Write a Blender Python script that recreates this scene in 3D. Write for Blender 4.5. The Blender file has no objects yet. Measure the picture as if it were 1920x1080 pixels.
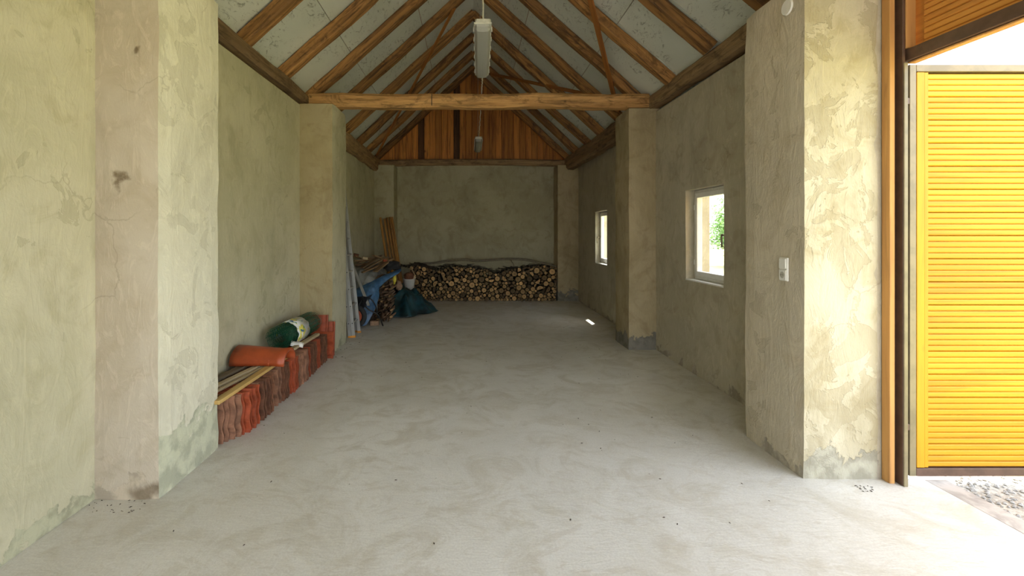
import bpy, bmesh, math, random
from mathutils import Vector, Matrix, noise

random.seed(7)
SC = bpy.context.scene
COL = SC.collection
PI = math.pi

# ------------------------------------------------------------------ camera, sky, sun, exposure
F = 860.0                     # focal length in pixels of the 1920 px wide frame
cam_d = bpy.data.cameras.new('camera')
cam = bpy.data.objects.new('camera', cam_d); COL.objects.link(cam)
cam.location = (0, 0, 1.6); cam.rotation_euler = (PI/2, 0, 0)
cam_d.sensor_width = 36.0; cam_d.lens = F/1920*36
cam_d.shift_x = (960-881)/1920; cam_d.shift_y = -(540-437)/1920
cam_d.clip_start = 0.05; cam_d.clip_end = 500
SC.camera = cam

SUN_DIR = Vector((0.62*math.cos(math.radians(61)), 0.78*math.cos(math.radians(61)), math.sin(math.radians(61)))).normalized()
world = bpy.data.worlds.new('sky'); SC.world = world; world.use_nodes = True
wn = world.node_tree.nodes; wl = world.node_tree.links
bg = wn['Background']
sky = wn.new('ShaderNodeTexSky'); sky.sky_type = 'NISHITA'; sky.sun_disc = False
sky.sun_elevation = math.asin(SUN_DIR.z); sky.sun_rotation = math.atan2(SUN_DIR.x, SUN_DIR.y)
sky.dust_density = 3.0; sky.air_density = 1.0
wmix = wn.new('ShaderNodeMixRGB'); wmix.inputs[0].default_value = 0.55
wmix.inputs[2].default_value = (1.88, 1.88, 1.90, 1)          # bright thin haze over the whole sky
wsc = wn.new('ShaderNodeMixRGB'); wsc.blend_type = 'MULTIPLY'; wsc.inputs[0].default_value = 1; wsc.inputs[2].default_value = (.35, .35, .35, 1)
wl.new(sky.outputs[0], wsc.inputs[1]); wl.new(wsc.outputs[0], wmix.inputs[1]); wl.new(wmix.outputs[0], bg.inputs[0])
bg.inputs[1].default_value = 1.0
sd = bpy.data.lights.new('sun', 'SUN'); sd.energy = 5.5; sd.angle = math.radians(0.6); sd.color = (1, .95, .86)
so = bpy.data.objects.new('sun', sd); COL.objects.link(so)
so.rotation_euler = (-SUN_DIR).to_track_quat('-Z', 'Y').to_euler()
so.location = (6, 6, 12)
SC.view_settings.view_transform = 'Standard'; SC.view_settings.look = 'None'
SC.view_settings.gamma = 1.0; SC.view_settings.use_curve_mapping = False
SC.view_settings.exposure = 1.85
SC.cycles.max_bounces = 10; SC.cycles.diffuse_bounces = 8
SC.cycles.sample_clamp_indirect = 8.0

# ------------------------------------------------------------------ helpers
def P(px, py, Y):
    return Vector(((px-881)*Y/F, Y, 1.6-(py-437)*Y/F))

def tag(o, label=None, cat=None, group=None, kind=None):
    if label: o['label'] = label
    if cat: o['category'] = cat
    if group: o['group'] = group
    if kind: o['kind'] = kind
    return o

def empty(name, loc=(0, 0, 0), rot=(0, 0, 0)):
    o = bpy.data.objects.new(name, None); COL.objects.link(o)
    o.location = loc; o.rotation_euler = rot; o.empty_display_size = .05
    return o

def mk(name, verts, faces, mat, parent=None, smooth=False, mats=None, loc=None, rot=None):
    me = bpy.data.meshes.new(name)
    me.from_pydata([tuple(v) for v in verts], [], faces); me.validate()
    bm = bmesh.new(); bm.from_mesh(me); bmesh.ops.recalc_face_normals(bm, faces=bm.faces); bm.to_mesh(me); bm.free()
    for m in (mat if isinstance(mat, list) else [mat]): me.materials.append(m)
    if mats: me.polygons.foreach_set('material_index', mats)
    if smooth: me.polygons.foreach_set('use_smooth', [True]*len(me.polygons))
    o = bpy.data.objects.new(name, me); COL.objects.link(o)
    if parent: o.parent = parent
    if loc: o.location = loc
    if rot: o.rotation_euler = rot
    return o

def bmo(name, bm, mat, parent=None, smooth=False, loc=None, rot=None):
    me = bpy.data.meshes.new(name)
    bmesh.ops.recalc_face_normals(bm, faces=bm.faces)
    bm.to_mesh(me); bm.free()
    for m in (mat if isinstance(mat, list) else [mat]): me.materials.append(m)
    if smooth: me.polygons.foreach_set('use_smooth', [True]*len(me.polygons))
    o = bpy.data.objects.new(name, me); COL.objects.link(o)
    if parent: o.parent = parent
    if loc is not None: o.location = loc
    if rot is not None: o.rotation_euler = rot
    return o

def box(bm, x0, x1, y0, y1, z0, z1, bev=0, mi=0):
    r = bmesh.ops.create_cube(bm, size=1)
    vs = r['verts']
    for v in vs:
        v.co = Vector((x0+(v.co.x+.5)*(x1-x0), y0+(v.co.y+.5)*(y1-y0), z0+(v.co.z+.5)*(z1-z0)))
    fs = set(f for v in vs for f in v.link_faces)
    for f in fs: f.material_index = mi
    if bev:
        es = list(set(e for v in vs for e in v.link_edges))
        bmesh.ops.bevel(bm, geom=es, offset=bev, segments=1, affect='EDGES', profile=.5)
    return vs

def boxobj(name, x0, x1, y0, y1, z0, z1, mat, parent=None, bev=.002, loc=None, rot=None):
    bm = bmesh.new(); box(bm, x0, x1, y0, y1, z0, z1, bev)
    return bmo(name, bm, mat, parent, loc=loc, rot=rot)

def tube(pts, rad, sides=6, close_ends=True):
    """verts, faces of a tube along points; rad is a number or a list"""
    pts = [Vector(p) for p in pts]; n = len(pts)
    V = []; Fc = []
    up = None
    for i, p in enumerate(pts):
        d = (pts[min(i+1, n-1)] - pts[max(i-1, 0)]).normalized()
        if up is None:
            up = Vector((0, 0, 1)) if abs(d.z) < .9 else Vector((1, 0, 0))
        a = d.cross(up).normalized(); b = a.cross(d).normalized(); up = b
        r = rad[i] if isinstance(rad, (list, tuple)) else rad
        for k in range(sides):
            t = 2*PI*k/sides
            V.append(p + (a*math.cos(t)+b*math.sin(t))*r)
    for i in range(n-1):
        for k in range(sides):
            k2 = (k+1) % sides
            Fc.append((i*sides+k, i*sides+k2, (i+1)*sides+k2, (i+1)*sides+k))
    if close_ends:
        Fc.append(tuple(range(sides))); Fc.append(tuple((n-1)*sides+k for k in range(sides)))
    return V, Fc

def join(lists):
    V = []; Fc = []
    for v, f in lists:
        o = len(V); V += list(v); Fc += [tuple(i+o for i in g) for g in f]
    return V, Fc

# ------------------------------------------------------------------ materials
def nodes(name):
    m = bpy.data.materials.new(name); m.use_nodes = True
    nt = m.node_tree; b = nt.nodes['Principled BSDF']
    return m, nt, b

class NB:
    def __init__(s, nt): s.nt = nt; s.N = nt.nodes; s.L = nt.links
    def put(s, v, sock):
        if isinstance(v, bpy.types.NodeSocket): s.L.new(v, sock)
        elif isinstance(v, (tuple, list)) and len(v) == 3 and sock.type == 'RGBA': sock.default_value = (*v, 1)
        else: sock.default_value = v
    def coord(s, which='Object', scale=(1, 1, 1)):
        t = s.N.new('ShaderNodeTexCoord'); m = s.N.new('ShaderNodeMapping'); m.inputs['Scale'].default_value = scale
        s.L.new(t.outputs[which], m.inputs[0]); return m.outputs[0]
    def rnd_offset(s, vec):
        oi = s.N.new('ShaderNodeObjectInfo'); a = s.N.new('ShaderNodeVectorMath'); a.operation = 'MULTIPLY_ADD'
        c = s.N.new('ShaderNodeCombineXYZ')
        for i in range(3): s.L.new(oi.outputs['Random'], c.inputs[i])
        s.L.new(c.outputs[0], a.inputs[0]); a.inputs[1].default_value = (37, 51, 23); s.L.new(vec, a.inputs[2]); return a.outputs[0]
    def rnd(s):
        return s.N.new('ShaderNodeObjectInfo').outputs['Random']
    def noise(s, vec, scale, detail=4, rough=.55, dist=0):
        n = s.N.new('ShaderNodeTexNoise'); s.put(vec, n.inputs['Vector']); n.inputs['Scale'].default_value = scale
        n.inputs['Detail'].default_value = detail; n.inputs['Roughness'].default_value = rough; n.inputs['Distortion'].default_value = dist
        return n.outputs['Fac']
    def vor(s, vec, scale, feat='F1', out='Distance'):
        n = s.N.new('ShaderNodeTexVoronoi'); n.feature = feat; s.put(vec, n.inputs['Vector']); n.inputs['Scale'].default_value = scale
        return n.outputs[out]
    def step(s, v, a, b, lo=0., hi=1.):
        n = s.N.new('ShaderNodeMapRange'); n.interpolation_type = 'SMOOTHSTEP'
        s.put(v, n.inputs[0]); n.inputs[1].default_value = a; n.inputs[2].default_value = b
        n.inputs[3].default_value = lo; n.inputs[4].default_value = hi; return n.outputs[0]
    def math(s, op, a, b=0., c=0.):
        n = s.N.new('ShaderNodeMath'); n.operation = op
        s.put(a, n.inputs[0]); s.put(b, n.inputs[1]); s.put(c, n.inputs[2]); return n.outputs[0]
    def mix(s, f, a, b, mode='MIX'):
        n = s.N.new('ShaderNodeMixRGB'); n.blend_type = mode
        s.put(f, n.inputs[0]); s.put(a, n.inputs[1]); s.put(b, n.inputs[2]); return n.outputs[0]
    def sep(s, v):
        n = s.N.new('ShaderNodeSeparateXYZ'); s.L.new(v, n.inputs[0]); return n.outputs
    def bump(s, h, strength=.4, dist=.01):
        n = s.N.new('ShaderNodeBump'); n.inputs['Strength'].default_value = strength; n.inputs['Distance'].default_value = dist
        s.put(h, n.inputs['Height']); return n.outputs[0]

def plaster(name, c1, c2, c3, damp=.0, dampcol=(.22, .22, .19), spots=(), peel=.0, bumps=.5):
    m, nt, b = nodes(name); n = NB(nt); v = n.coord()
    big = n.noise(v, .9, 5, .6, .6); mid = n.noise(v, 3.2, 5, .6, 1.5); fine = n.noise(v, 60, 3, .6)
    col = n.mix(n.step(big, .38, .62), c1, c2)
    col = n.mix(n.step(mid, .48, .7, 0, .6), col, c3)
    # trowel arcs: soft lighter and darker sweeps
    sw = n.noise(n.coord(scale=(1, 1, .35)), 7, 4, .7, 3.5)
    col = n.mix(n.step(sw, .52, .64, 0, .3), col, tuple(min(1, x*1.3) for x in c1))
    st_ = n.noise(n.coord(scale=(1, 1, .55)), 1.9, 6, .68, .6)
    col = n.mix(n.step(st_, .50, .68, 0, .38), col, tuple(x*.72 for x in c3))
    # small dark specks and hair cracks
    sp = n.math('MULTIPLY', n.step(n.vor(v, 9), .045, .02), n.step(n.noise(v, 1.7, 2), .47, .6))
    col = n.mix(n.math('MULTIPLY', sp, .7), col, (.12, .09, .05))
    wob = n.N.new('ShaderNodeVectorMath'); wob.operation = 'MULTIPLY_ADD'
    nc = n.N.new('ShaderNodeTexNoise'); nc.inputs['Scale'].default_value = 4; nc.inputs['Detail'].default_value = 6; n.L.new(v, nc.inputs['Vector'])
    n.L.new(nc.outputs['Color'], wob.inputs[0]); wob.inputs[1].default_value = (.35, .35, .35); n.L.new(v, wob.inputs[2])
    cr = n.math('MULTIPLY', n.step(n.vor(wob.outputs[0], 1.1, 'DISTANCE_TO_EDGE'), .008, .002), n.step(n.noise(v, 1.3, 2), .55, .62))
    col = n.mix(n.math('MULTIPLY', cr, .25), col, (.16, .12, .07))
    h = n.math('ADD', n.math('MULTIPLY', sw, 1.2), n.math('MULTIPLY', fine, .18))
    h = n.math('ADD', h, n.math('MULTIPLY', mid, 1.2))
    if peel > 0:
        pk = n.step(n.noise(v, 4.2, 6, .62, .8), .62-peel, .64-peel)
        pk = n.math('MULTIPLY', pk, n.step(n.noise(v, .8, 2), .42, .5))
        col = n.mix(n.math('MULTIPLY', pk, .4), col, tuple(x*.80 for x in c3))
        h = n.math('SUBTRACT', h, n.math('MULTIPLY', pk, .5))
    if damp > 0:
        z = n.sep(v)[2]
        lvl = n.math('ADD', n.math('MULTIPLY', n.math('SUBTRACT', n.noise(v, 3.5, 7, .65, .7), .5), .75), z)
        wet = n.step(lvl, damp+.012, damp-.012)
        col = n.mix(n.math('MULTIPLY', wet, .8), col, n.mix(n.step(n.noise(v, 8, 5), .4, .6), dampcol, tuple(x*1.6 for x in dampcol)))
        h = n.math('SUBTRACT', h, n.math('MULTIPLY', wet, .8))
    for (x, y, zz, r, sx, sz, dk) in spots:
        d = n.N.new('ShaderNodeVectorMath'); d.operation = 'DISTANCE'
        q = n.N.new('ShaderNodeVectorMath'); q.operation = 'MULTIPLY'
        n.L.new(wob.outputs[0], q.inputs[0]); q.inputs[1].default_value = (sx, 1, sz)
        off = .175
        n.L.new(q.outputs[0], d.inputs[0]); d.inputs[1].default_value = ((x+off)*sx, y+off, (zz+off)*sz)
        k = n.step(d.outputs['Value'], r, r*.35)
        col = n.mix(n.math('MULTIPLY', k, dk), col, (.13, .09, .045))
    n.L.new(col, b.inputs['Base Color']); b.inputs['Roughness'].default_value = .92
    b.inputs['Specular IOR Level'].default_value = .25
    n.L.new(n.bump(h, bumps, .012), b.inputs['Normal'])
    return m

M = {}
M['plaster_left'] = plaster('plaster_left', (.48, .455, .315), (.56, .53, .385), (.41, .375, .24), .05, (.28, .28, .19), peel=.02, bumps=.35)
M['plaster_left_lit'] = plaster('plaster_left_lit', (.71, .66, .50), (.62, .58, .42), (.60, .53, .35), .06, (.36, .36, .27), peel=.02, bumps=.3)  # left wall plaster lightened for the gate and grass light
M['plaster_pink_dim'] = plaster('plaster_pink_dim', (.52, .46, .37), (.47, .405, .31), (.42, .35, .255), .1, (.34, .29, .22),
    spots=[(-2.00, 2.75, 2.70, .06, 1, 1.8, .85), (-2.08, 2.75, 1.91, .05, 1.4, .7, .85), (-1.95, 2.75, .04, .12, 1, 1.2, .7), (-2.06, 2.75, .35, .035, 1, 1.5, .4)], bumps=.35)
M['plaster_pier_left_lit'] = plaster('plaster_pier_left_lit', (.66, .64, .51), (.70, .67, .53), (.60, .57, .43), .33, (.33, .34, .24), peel=.07, bumps=.4)
M['plaster_right'] = plaster('plaster_right', (.47, .43, .335), (.42, .38, .285), (.35, .295, .205), .02, (.25, .22, .18), peel=.0, bumps=.3)
M['plaster_right_near'] = plaster('plaster_right_near', (.56, .495, .375), (.50, .445, .34), (.43, .36, .25), .02, (.28, .25, .2), peel=.03, bumps=.4)
M['plaster_pier_right'] = plaster('plaster_pier_right', (.47, .42, .29), (.54, .49, .36), (.37, .31, .18), .13, (.25, .24, .19), peel=.11, bumps=.6)
M['plaster_pier_mid'] = plaster('plaster_pier_mid', (.36, .295, .175), (.43, .355, .225), (.27, .21, .115), .19, (.12, .12, .115), bumps=.4)
M['plaster_warm'] = plaster('plaster_warm', (.36, .295, .165), (.42, .355, .215), (.29, .225, .115), .05, (.3, .27, .2), bumps=.4)
M['plaster_back'] = plaster('plaster_back', (.37, .34, .225), (.43, .40, .275), (.29, .255, .16), .05, (.25, .22, .18), bumps=.3)

def concrete():
    m, nt, b = nodes('concrete_floor'); n = NB(nt); v = n.coord()
    big = n.noise(v, .55, 5, .6, .8); mid = n.noise(v, 2.6, 6, .65, 1.2)
    st = n.noise(n.coord(scale=(1, 3.5, 1)), 5, 6, .7, 2.5); fine = n.noise(v, 90, 3, .7)
    col = n.mix(n.step(big, .38, .62), (.60, .58, .515), (.68, .665, .61))
    col = n.mix(n.step(mid, .46, .66, 0, .6), col, (.49, .455, .365))
    col = n.mix(n.step(st, .55, .68, 0, .35), col, (.72, .71, .67))
    col = n.mix(n.step(fine, .35, .65, 0, .2), col, (.32, .29, .24))
    arc = n.noise(n.coord(scale=(1, 1.6, 1)), 1.6, 7, .74, 4.)
    col = n.mix(n.step(arc, .53, .60, 0, .30), col, (.45, .40, .31))
    sp = n.math('MULTIPLY', n.step(n.vor(v, 5.5), .05, .025), n.step(n.noise(v, 1.1, 2), .5, .6))
    col = n.mix(n.math('MULTIPLY', sp, .6), col, (.15, .12, .08))
    n.L.new(col, b.inputs['Base Color'])
    n.L.new(n.step(mid, .3, .7, .42, .62), b.inputs['Roughness'])
    b.inputs['Specular IOR Level'].default_value = .5
    h = n.math('ADD', n.math('MULTIPLY', st, 1.), n.math('MULTIPLY', fine, .15)); h = n.math('ADD', h, mid)
    n.L.new(n.bump(h, .35, .008), b.inputs['Normal'])
    return m
M['concrete'] = concrete()

def wood(name, c1, c2, dark, scale=1., stretch=.08, axis=0, rough=.75, knots=True, bumps=.5, var=.25, darkamt=.6, spec=.3, blotch=0):
    m, nt, b = nodes(name); n = NB(nt)
    s = [1., 1., 1.]; s[axis] = stretch
    v = n.rnd_offset(n.coord(scale=tuple(s)))
    v2 = n.rnd_offset(n.coord())
    g = n.noise(v, 22*scale, 6, .65, .6); g2 = n.noise(v, 7*scale, 4, .6, 1.)
    col = n.mix(n.step(g2, .35, .65), c1, c2)
    col = n.mix(n.step(g, .48, .66, 0, darkamt), col, dark)
    if blotch:
        col = n.mix(n.math('MULTIPLY', n.step(n.noise(n.rnd_offset(n.coord(scale=(.5 if axis == 0 else 1, 1, 1))), 5, 5, .7, 1.5), .50, .66), blotch), col, dark)
    if knots:
        kn = n.math('MULTIPLY', n.step(n.vor(v2, 3.2*scale), .13, .03), n.step(n.noise(v2, 2.2, 2), .48, .58))
        col = n.mix(n.math('MULTIPLY', kn, .75), col, dark)
    hs = n.N.new('ShaderNodeHueSaturation'); n.L.new(col, hs.inputs['Color'])
    n.L.new(n.step(n.rnd(), 0, 1, 1-var, 1+var), hs.inputs['Value'])
    n.L.new(hs.outputs[0], b.inputs['Base Color']); b.inputs['Roughness'].default_value = rough
    b.inputs['Specular IOR Level'].default_value = spec
    n.L.new(n.bump(n.math('ADD', g, n.math('MULTIPLY', g2, .7)), bumps, .006), b.inputs['Normal'])
    return m
M['old_beam'] = wood('old_beam', (.40, .20, .065), (.20, .10, .036), (.045, .024, .012), 1.5, .07, 0, bumps=1., darkamt=.75, blotch=.6, var=.2)
M['tie_beam'] = wood('tie_beam', (.56, .32, .12), (.40, .21, .075), (.07, .04, .018), 1.5, .07, 0, bumps=1., darkamt=.6, var=.05, blotch=.6)
M['plate_beam'] = wood('plate_beam', (.36, .235, .12), (.24, .15, .078), (.055, .036, .02), 1.5, .07, 0, bumps=1., darkamt=.6, blotch=.5)
M['brace_wood'] = wood('brace_wood', (.40, .16, .035), (.32, .12, .03), (.12, .05, .02), 1, .06, 0, bumps=.2, darkamt=.3)
M['gable_board'] = wood('gable_board', (.58, .235, .05), (.44, .165, .038), (.07, .03, .012), .8, .07, 2, bumps=.25, var=.22, rough=.6)
M['gable_board_dark'] = wood('gable_board_dark', (.14, .065, .03), (.08, .04, .02), (.02, .012, .008), 1.2, .06, 2, bumps=.3)
M['gate_board'] = wood('gate_board', (.56, .27, .010), (.61, .31, .014), (.42, .15, .012), .9, .05, 0, bumps=.12, var=.10, rough=.5, darkamt=.5)
M['gate_batten'] = wood('gate_batten', (.56, .27, .010), (.6, .295, .012), (.40, .14, .012), .9, .05, 2, bumps=.12, var=.04, rough=.5, darkamt=.3)
M['over_board'] = wood('over_board', (.62, .28, .055), (.55, .23, .045), (.30, .10, .025), .9, .05, 1, bumps=.15, var=.1, rough=.5, darkamt=.4)
M['post_wood'] = wood('post_wood', (.60, .33, .11), (.50, .25, .08), (.2, .09, .04), 1, .06, 2, bumps=.3, darkamt=.35, var=.05)
M['yellow_batten'] = wood('yellow_batten', (.62, .43, .16), (.55, .36, .12), (.3, .17, .06), 1.3, .06, 1, bumps=.2, darkamt=.3, var=.03)
M['pale_batten'] = wood('pale_batten', (.52, .42, .26), (.43, .34, .2), (.2, .14, .08), 1.3, .06, 1, bumps=.25, darkamt=.35, var=.1)
M['grey_batten'] = wood('grey_batten', (.26, .21, .14), (.2, .15, .1), (.07, .05, .035), 1.3, .06, 1, bumps=.3, darkamt=.5, var=.2)
M['pole_wood'] = wood('pole_wood', (.38, .19, .05), (.27, .13, .035), (.12, .06, .025), 1, .08, 2, bumps=.3, darkamt=.4, var=.15)
M['scrap_wood'] = wood('scrap_wood', (.30, .19, .095), (.2, .13, .07), (.07, .045, .025), 1.4, .07, 0, bumps=.4, darkamt=.5, var=.35)
M['bark'] = wood('bark', (.085, .065, .045), (.055, .042, .03), (.02, .016, .012), 2, .3, 1, bumps=1., knots=False, var=.4)

def log_end():
    m, nt, b = nodes('log_end'); n = NB(nt); v = n.coord()
    s = n.sep(v)
    r = n.math('POWER', n.math('ADD', n.math('MULTIPLY', s[0], s[0]), n.math('MULTIPLY', s[2], s[2])), .5)
    rr = n.math('ADD', r, n.math('MULTIPLY', n.noise(n.rnd_offset(v), 3, 3), .25))
    ring = n.math('SINE', n.math('MULTIPLY', rr, 34.))
    col = n.mix(n.step(ring, -.3, .9, 0, .35), (.56, .36, .155), (.36, .20, .075))
    col = n.mix(n.step(r, .30, .08, 0, .75), col, (.22, .10, .04))
    hs = n.N.new('ShaderNodeHueSaturation'); n.L.new(col, hs.inputs['Color'])
    n.L.new(n.math('ADD', n.math('MULTIPLY', n.math('POWER', n.rnd(), 1.6), 1.05), .16), hs.inputs['Value'])
    n.L.new(hs.outputs[0], b.inputs['Base Color']); b.inputs['Roughness'].default_value = .8
    return m
M['log_end'] = log_end()

def simple(name, col, rough=.6, metal=0, var=0, nscale=20, namt=.15, bump=0, spec=.5, col2=None):
    m, nt, b = nodes(name); n = NB(nt); v = n.rnd_offset(n.coord())
    nz = n.noise(v, nscale, 5, .6, .4)
    c = n.mix(n.step(nz, .35, .65), tuple(x*(1-namt) for x in col), col2 or tuple(min(1, x*(1+namt)) for x in col))
    if var:
        hs = n.N.new('ShaderNodeHueSaturation'); n.L.new(c, hs.inputs['Color']); n.L.new(n.step(n.rnd(), 0, 1, 1-var, 1+var), hs.inputs['Value']); c = hs.outputs[0]
    n.L.new(c, b.inputs['Base Color']); b.inputs['Roughness'].default_value = rough; b.inputs['Metallic'].default_value = metal
    b.inputs['Specular IOR Level'].default_value = spec
    if bump: n.L.new(n.bump(nz, bump, .004), b.inputs['Normal'])
    return m
M['panel'] = None
def panel_mat():
    m, nt, b = nodes('roof_panel'); n = NB(nt); v = n.coord()
    v = n.rnd_offset(v)
    col = n.mix(n.step(n.noise(v, .9, 4), .35, .65), (.58, .605, .54), (.66, .68, .61))
    mould = n.math('MULTIPLY', n.step(n.noise(n.coord(scale=(1, .5, 1)), 18, 6, .78, 1), .53, .64), n.step(n.noise(v, 1.6, 4), .42, .56))
    col = n.mix(n.math('MULTIPLY', mould, .65), col, (.12, .12, .09))
    n.L.new(col, b.inputs['Base Color']); b.inputs['Roughness'].default_value = .75
    n.L.new(n.bump(n.noise(v, 30, 3), .15, .003), b.inputs['Normal']); return m
M['panel'] = panel_mat()
M['steel_brown'] = simple('steel_brown', (.10, .055, .035), .45, 0, nscale=14, bump=.1)
M['steel_khaki'] = simple('steel_khaki', (.20, .16, .085), .4, 0, nscale=8)
M['galv'] = simple('aluminium', (.50, .50, .48), .45, .6, nscale=6, namt=.08)
M['dark_hole'] = simple('black_rubber', (.02, .02, .02), .8)
M['orange_plastic'] = simple('orange_plastic', (.65, .27, .03), .5)
M['pvc'] = simple('white_pvc', (.74, .73, .70), .35, namt=.04)
M['white_plastic'] = simple('white_plastic', (.78, .77, .72), .35, namt=.03)
M['handle_metal'] = simple('handle_metal', (.30, .25, .17), .4, .6)
M['lamp_housing'] = simple('lamp_housing', (.47, .46, .40), .4, namt=.15)
M['green_wire'] = simple('green_wire', (.008, .085, .045), .35, namt=.2)
M['blue_tarp'] = simple('blue_tarp', (.05, .125, .24), .4, nscale=9, namt=.3, bump=.4)
M['green_tarp'] = simple('dark_green_tarp', (.004, .018, .02), .35, nscale=5, namt=.4, bump=.6, col2=(.012, .06, .075))
M['grey_cloth'] = simple('grey_sheet', (.20, .20, .18), .8, nscale=6, namt=.25, bump=.5)
M['tyre'] = simple('tyre', (.025, .025, .025), .8, bump=.3)
M['red_hub'] = simple('red_hub', (.50, .10, .04), .5)
M['black_tube'] = simple('black_tube', (.015, .015, .016), .4)
M['yellow_plastic'] = simple('yellow_plastic', (.65, .55, .05), .5)
M['cable'] = simple('cable', (.52, .50, .40), .5, nscale=40)
M['twig'] = simple('twig', (.24, .15, .09), .85, var=.4, nscale=25)
M['twig_grey'] = simple('twig_grey', (.20, .17, .12), .85, nscale=25, bump=.4)
M['clay_red'] = simple('clay_red', (.34, .065, .022), .65, var=.15, nscale=18, namt=.2, bump=.3)
M['clay_brown'] = simple('clay_brown', (.17, .068, .033), .85, var=.22, nscale=12, namt=.3, bump=.5)
M['clay_pale'] = simple('clay_pale', (.27, .13, .075), .85, var=.15, nscale=12, namt=.3, bump=.5)
M['clay_orange'] = simple('clay_orange', (.36, .066, .018), .4, nscale=8, namt=.12, bump=.2)
M['brick_mat'] = simple('old_brick', (.32, .2, .12), .9, nscale=20, namt=.3, bump=.5)
M['gravel_mat'] = simple('gravel', (.42, .41, .38), .9, var=.2, nscale=30, namt=.3)
M['grassblade'] = simple('grass_blade', (.19, .26, .05), .7, nscale=4, namt=.3)
M['leafmat'] = simple('leaf', (.16, .30, .07), .55, nscale=3, namt=.45)
M['trunk'] = simple('trunk', (.16, .12, .08), .9, nscale=10, bump=.5)
M['ext_white'] = simple('exterior_render', (.75, .74, .70), .9, nscale=4, namt=.05)
M['rooftile'] = simple('roof_covering', (.30, .12, .07), .85, nscale=6)
M['debris_mat'] = simple('debris', (.07, .05, .035), .9, nscale=20, namt=.4)
M['kerb'] = simple('kerb_concrete', (.40, .37, .33), .85, nscale=9, namt=.2, bump=.3)

def glass():
    m, nt, b = nodes('window_glass'); N = nt.nodes
    tr = N.new('ShaderNodeBsdfTransparent'); gl = N.new('ShaderNodeBsdfGlossy'); gl.inputs['Roughness'].default_value = .02
    mx = N.new('ShaderNodeMixShader'); mx.inputs[0].default_value = .05
    tr.inputs[0].default_value = (.96, .98, .97, 1)
    nt.links.new(tr.outputs[0], mx.inputs[1]); nt.links.new(gl.outputs[0], mx.inputs[2])
    nt.links.new(mx.outputs[0], N['Material Output'].inputs[0]); return m
M['glass'] = glass()
def diffuser():
    m, nt, b = nodes('lamp_diffuser'); n = NB(nt)
    w = n.sep(n.coord())[0]
    rib = n.math('SINE', n.math('MULTIPLY', w, 900))
    b.inputs['Base Color'].default_value = (.50, .50, .47, 1); b.inputs['Roughness'].default_value = .25
    b.inputs['Transmission Weight'].default_value = .35
    n.L.new(n.bump(rib, .3, .002), b.inputs['Normal']); return m
M['diffuser'] = diffuser()
def label_mat():
    m, nt, b = nodes('printed_band'); n = NB(nt); v = n.coord()
    a = n.noise(v, 9, 2, .5); c = n.noise(n.coord(scale=(1.3, 1.3, 1.3)), 13, 2, .5)
    col = n.mix(n.step(a, .56, .58), (.72, .74, .72), (.70, .62, .10))
    col = n.mix(n.step(c, .60, .61), col, (.10, .28, .08))
    col = n.mix(n.step(n.noise(v, 16, 1), .66, .67), col, (.04, .10, .40))
    n.L.new(col, b.inputs['Base Color']); b.inputs['Roughness'].default_value = .3; return m
M['printed'] = label_mat()
def ground_mat():
    m, nt, b = nodes('grass_ground'); n = NB(nt); v = n.coord()
    col = n.mix(n.step(n.noise(v, 1.5, 6, .7), .4, .6), (.34, .335, .10), (.40, .37, .15))
    s = n.sep(v)
    col = n.mix(n.step(n.math('ADD', s[0], n.math('MULTIPLY', n.noise(v, 2, 5), .8)), 4.3, 3.9), col, n.mix(n.step(n.noise(v, 25, 4), .4, .6), (.36, .34, .29), (.50, .47, .40)))
    n.L.new(col, b.inputs['Base Color']); b.inputs['Roughness'].default_value = .95
    n.L.new(n.bump(n.noise(v, 40, 4), .6, .02), b.inputs['Normal']); return m
M['ground'] = ground_mat()

# ------------------------------------------------------------------ roof geometry
RX, RZ = 0.06, 5.65
def ze(Y): return 3.58 - .11*(Y-5.5)/5.75
def slope(Y): return (RZ-ze(Y))/2.33
def zp(X, Y): return RZ - slope(Y)*abs(X-RX)         # underside of the panels

Y0, Y1 = -2.2, 11.3         # inside faces of the end walls
WL, WR = -2.25, 2.55        # inside faces of the long walls
T = .30

# ------------------------------------------------------------------ setting
def surf_grid(name, xs, ys, mat, parent=None, amp=.006):
    V = [Vector((x, y, amp*(noise.noise(Vector((x*.9, y*.9, 0)))*1.2))) for y in ys for x in xs]
    nx = len(xs); Fc = [(j*nx+i, j*nx+i+1, (j+1)*nx+i+1, (j+1)*nx+i) for j in range(len(ys)-1) for i in range(nx-1)]
    return mk(name, V, Fc, mat, parent, smooth=True)
def rng(a, b, st):
    n = max(1, round((b-a)/st)); return [a+(b-a)*i/n for i in range(n+1)]
fl = surf_grid('floor', rng(-2.6, 2.946, .2), rng(-2.5, 11.6, .2), M['concrete'])
tag(fl, 'bare grey concrete floor running the length of the barn', None, kind='structure')

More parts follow.
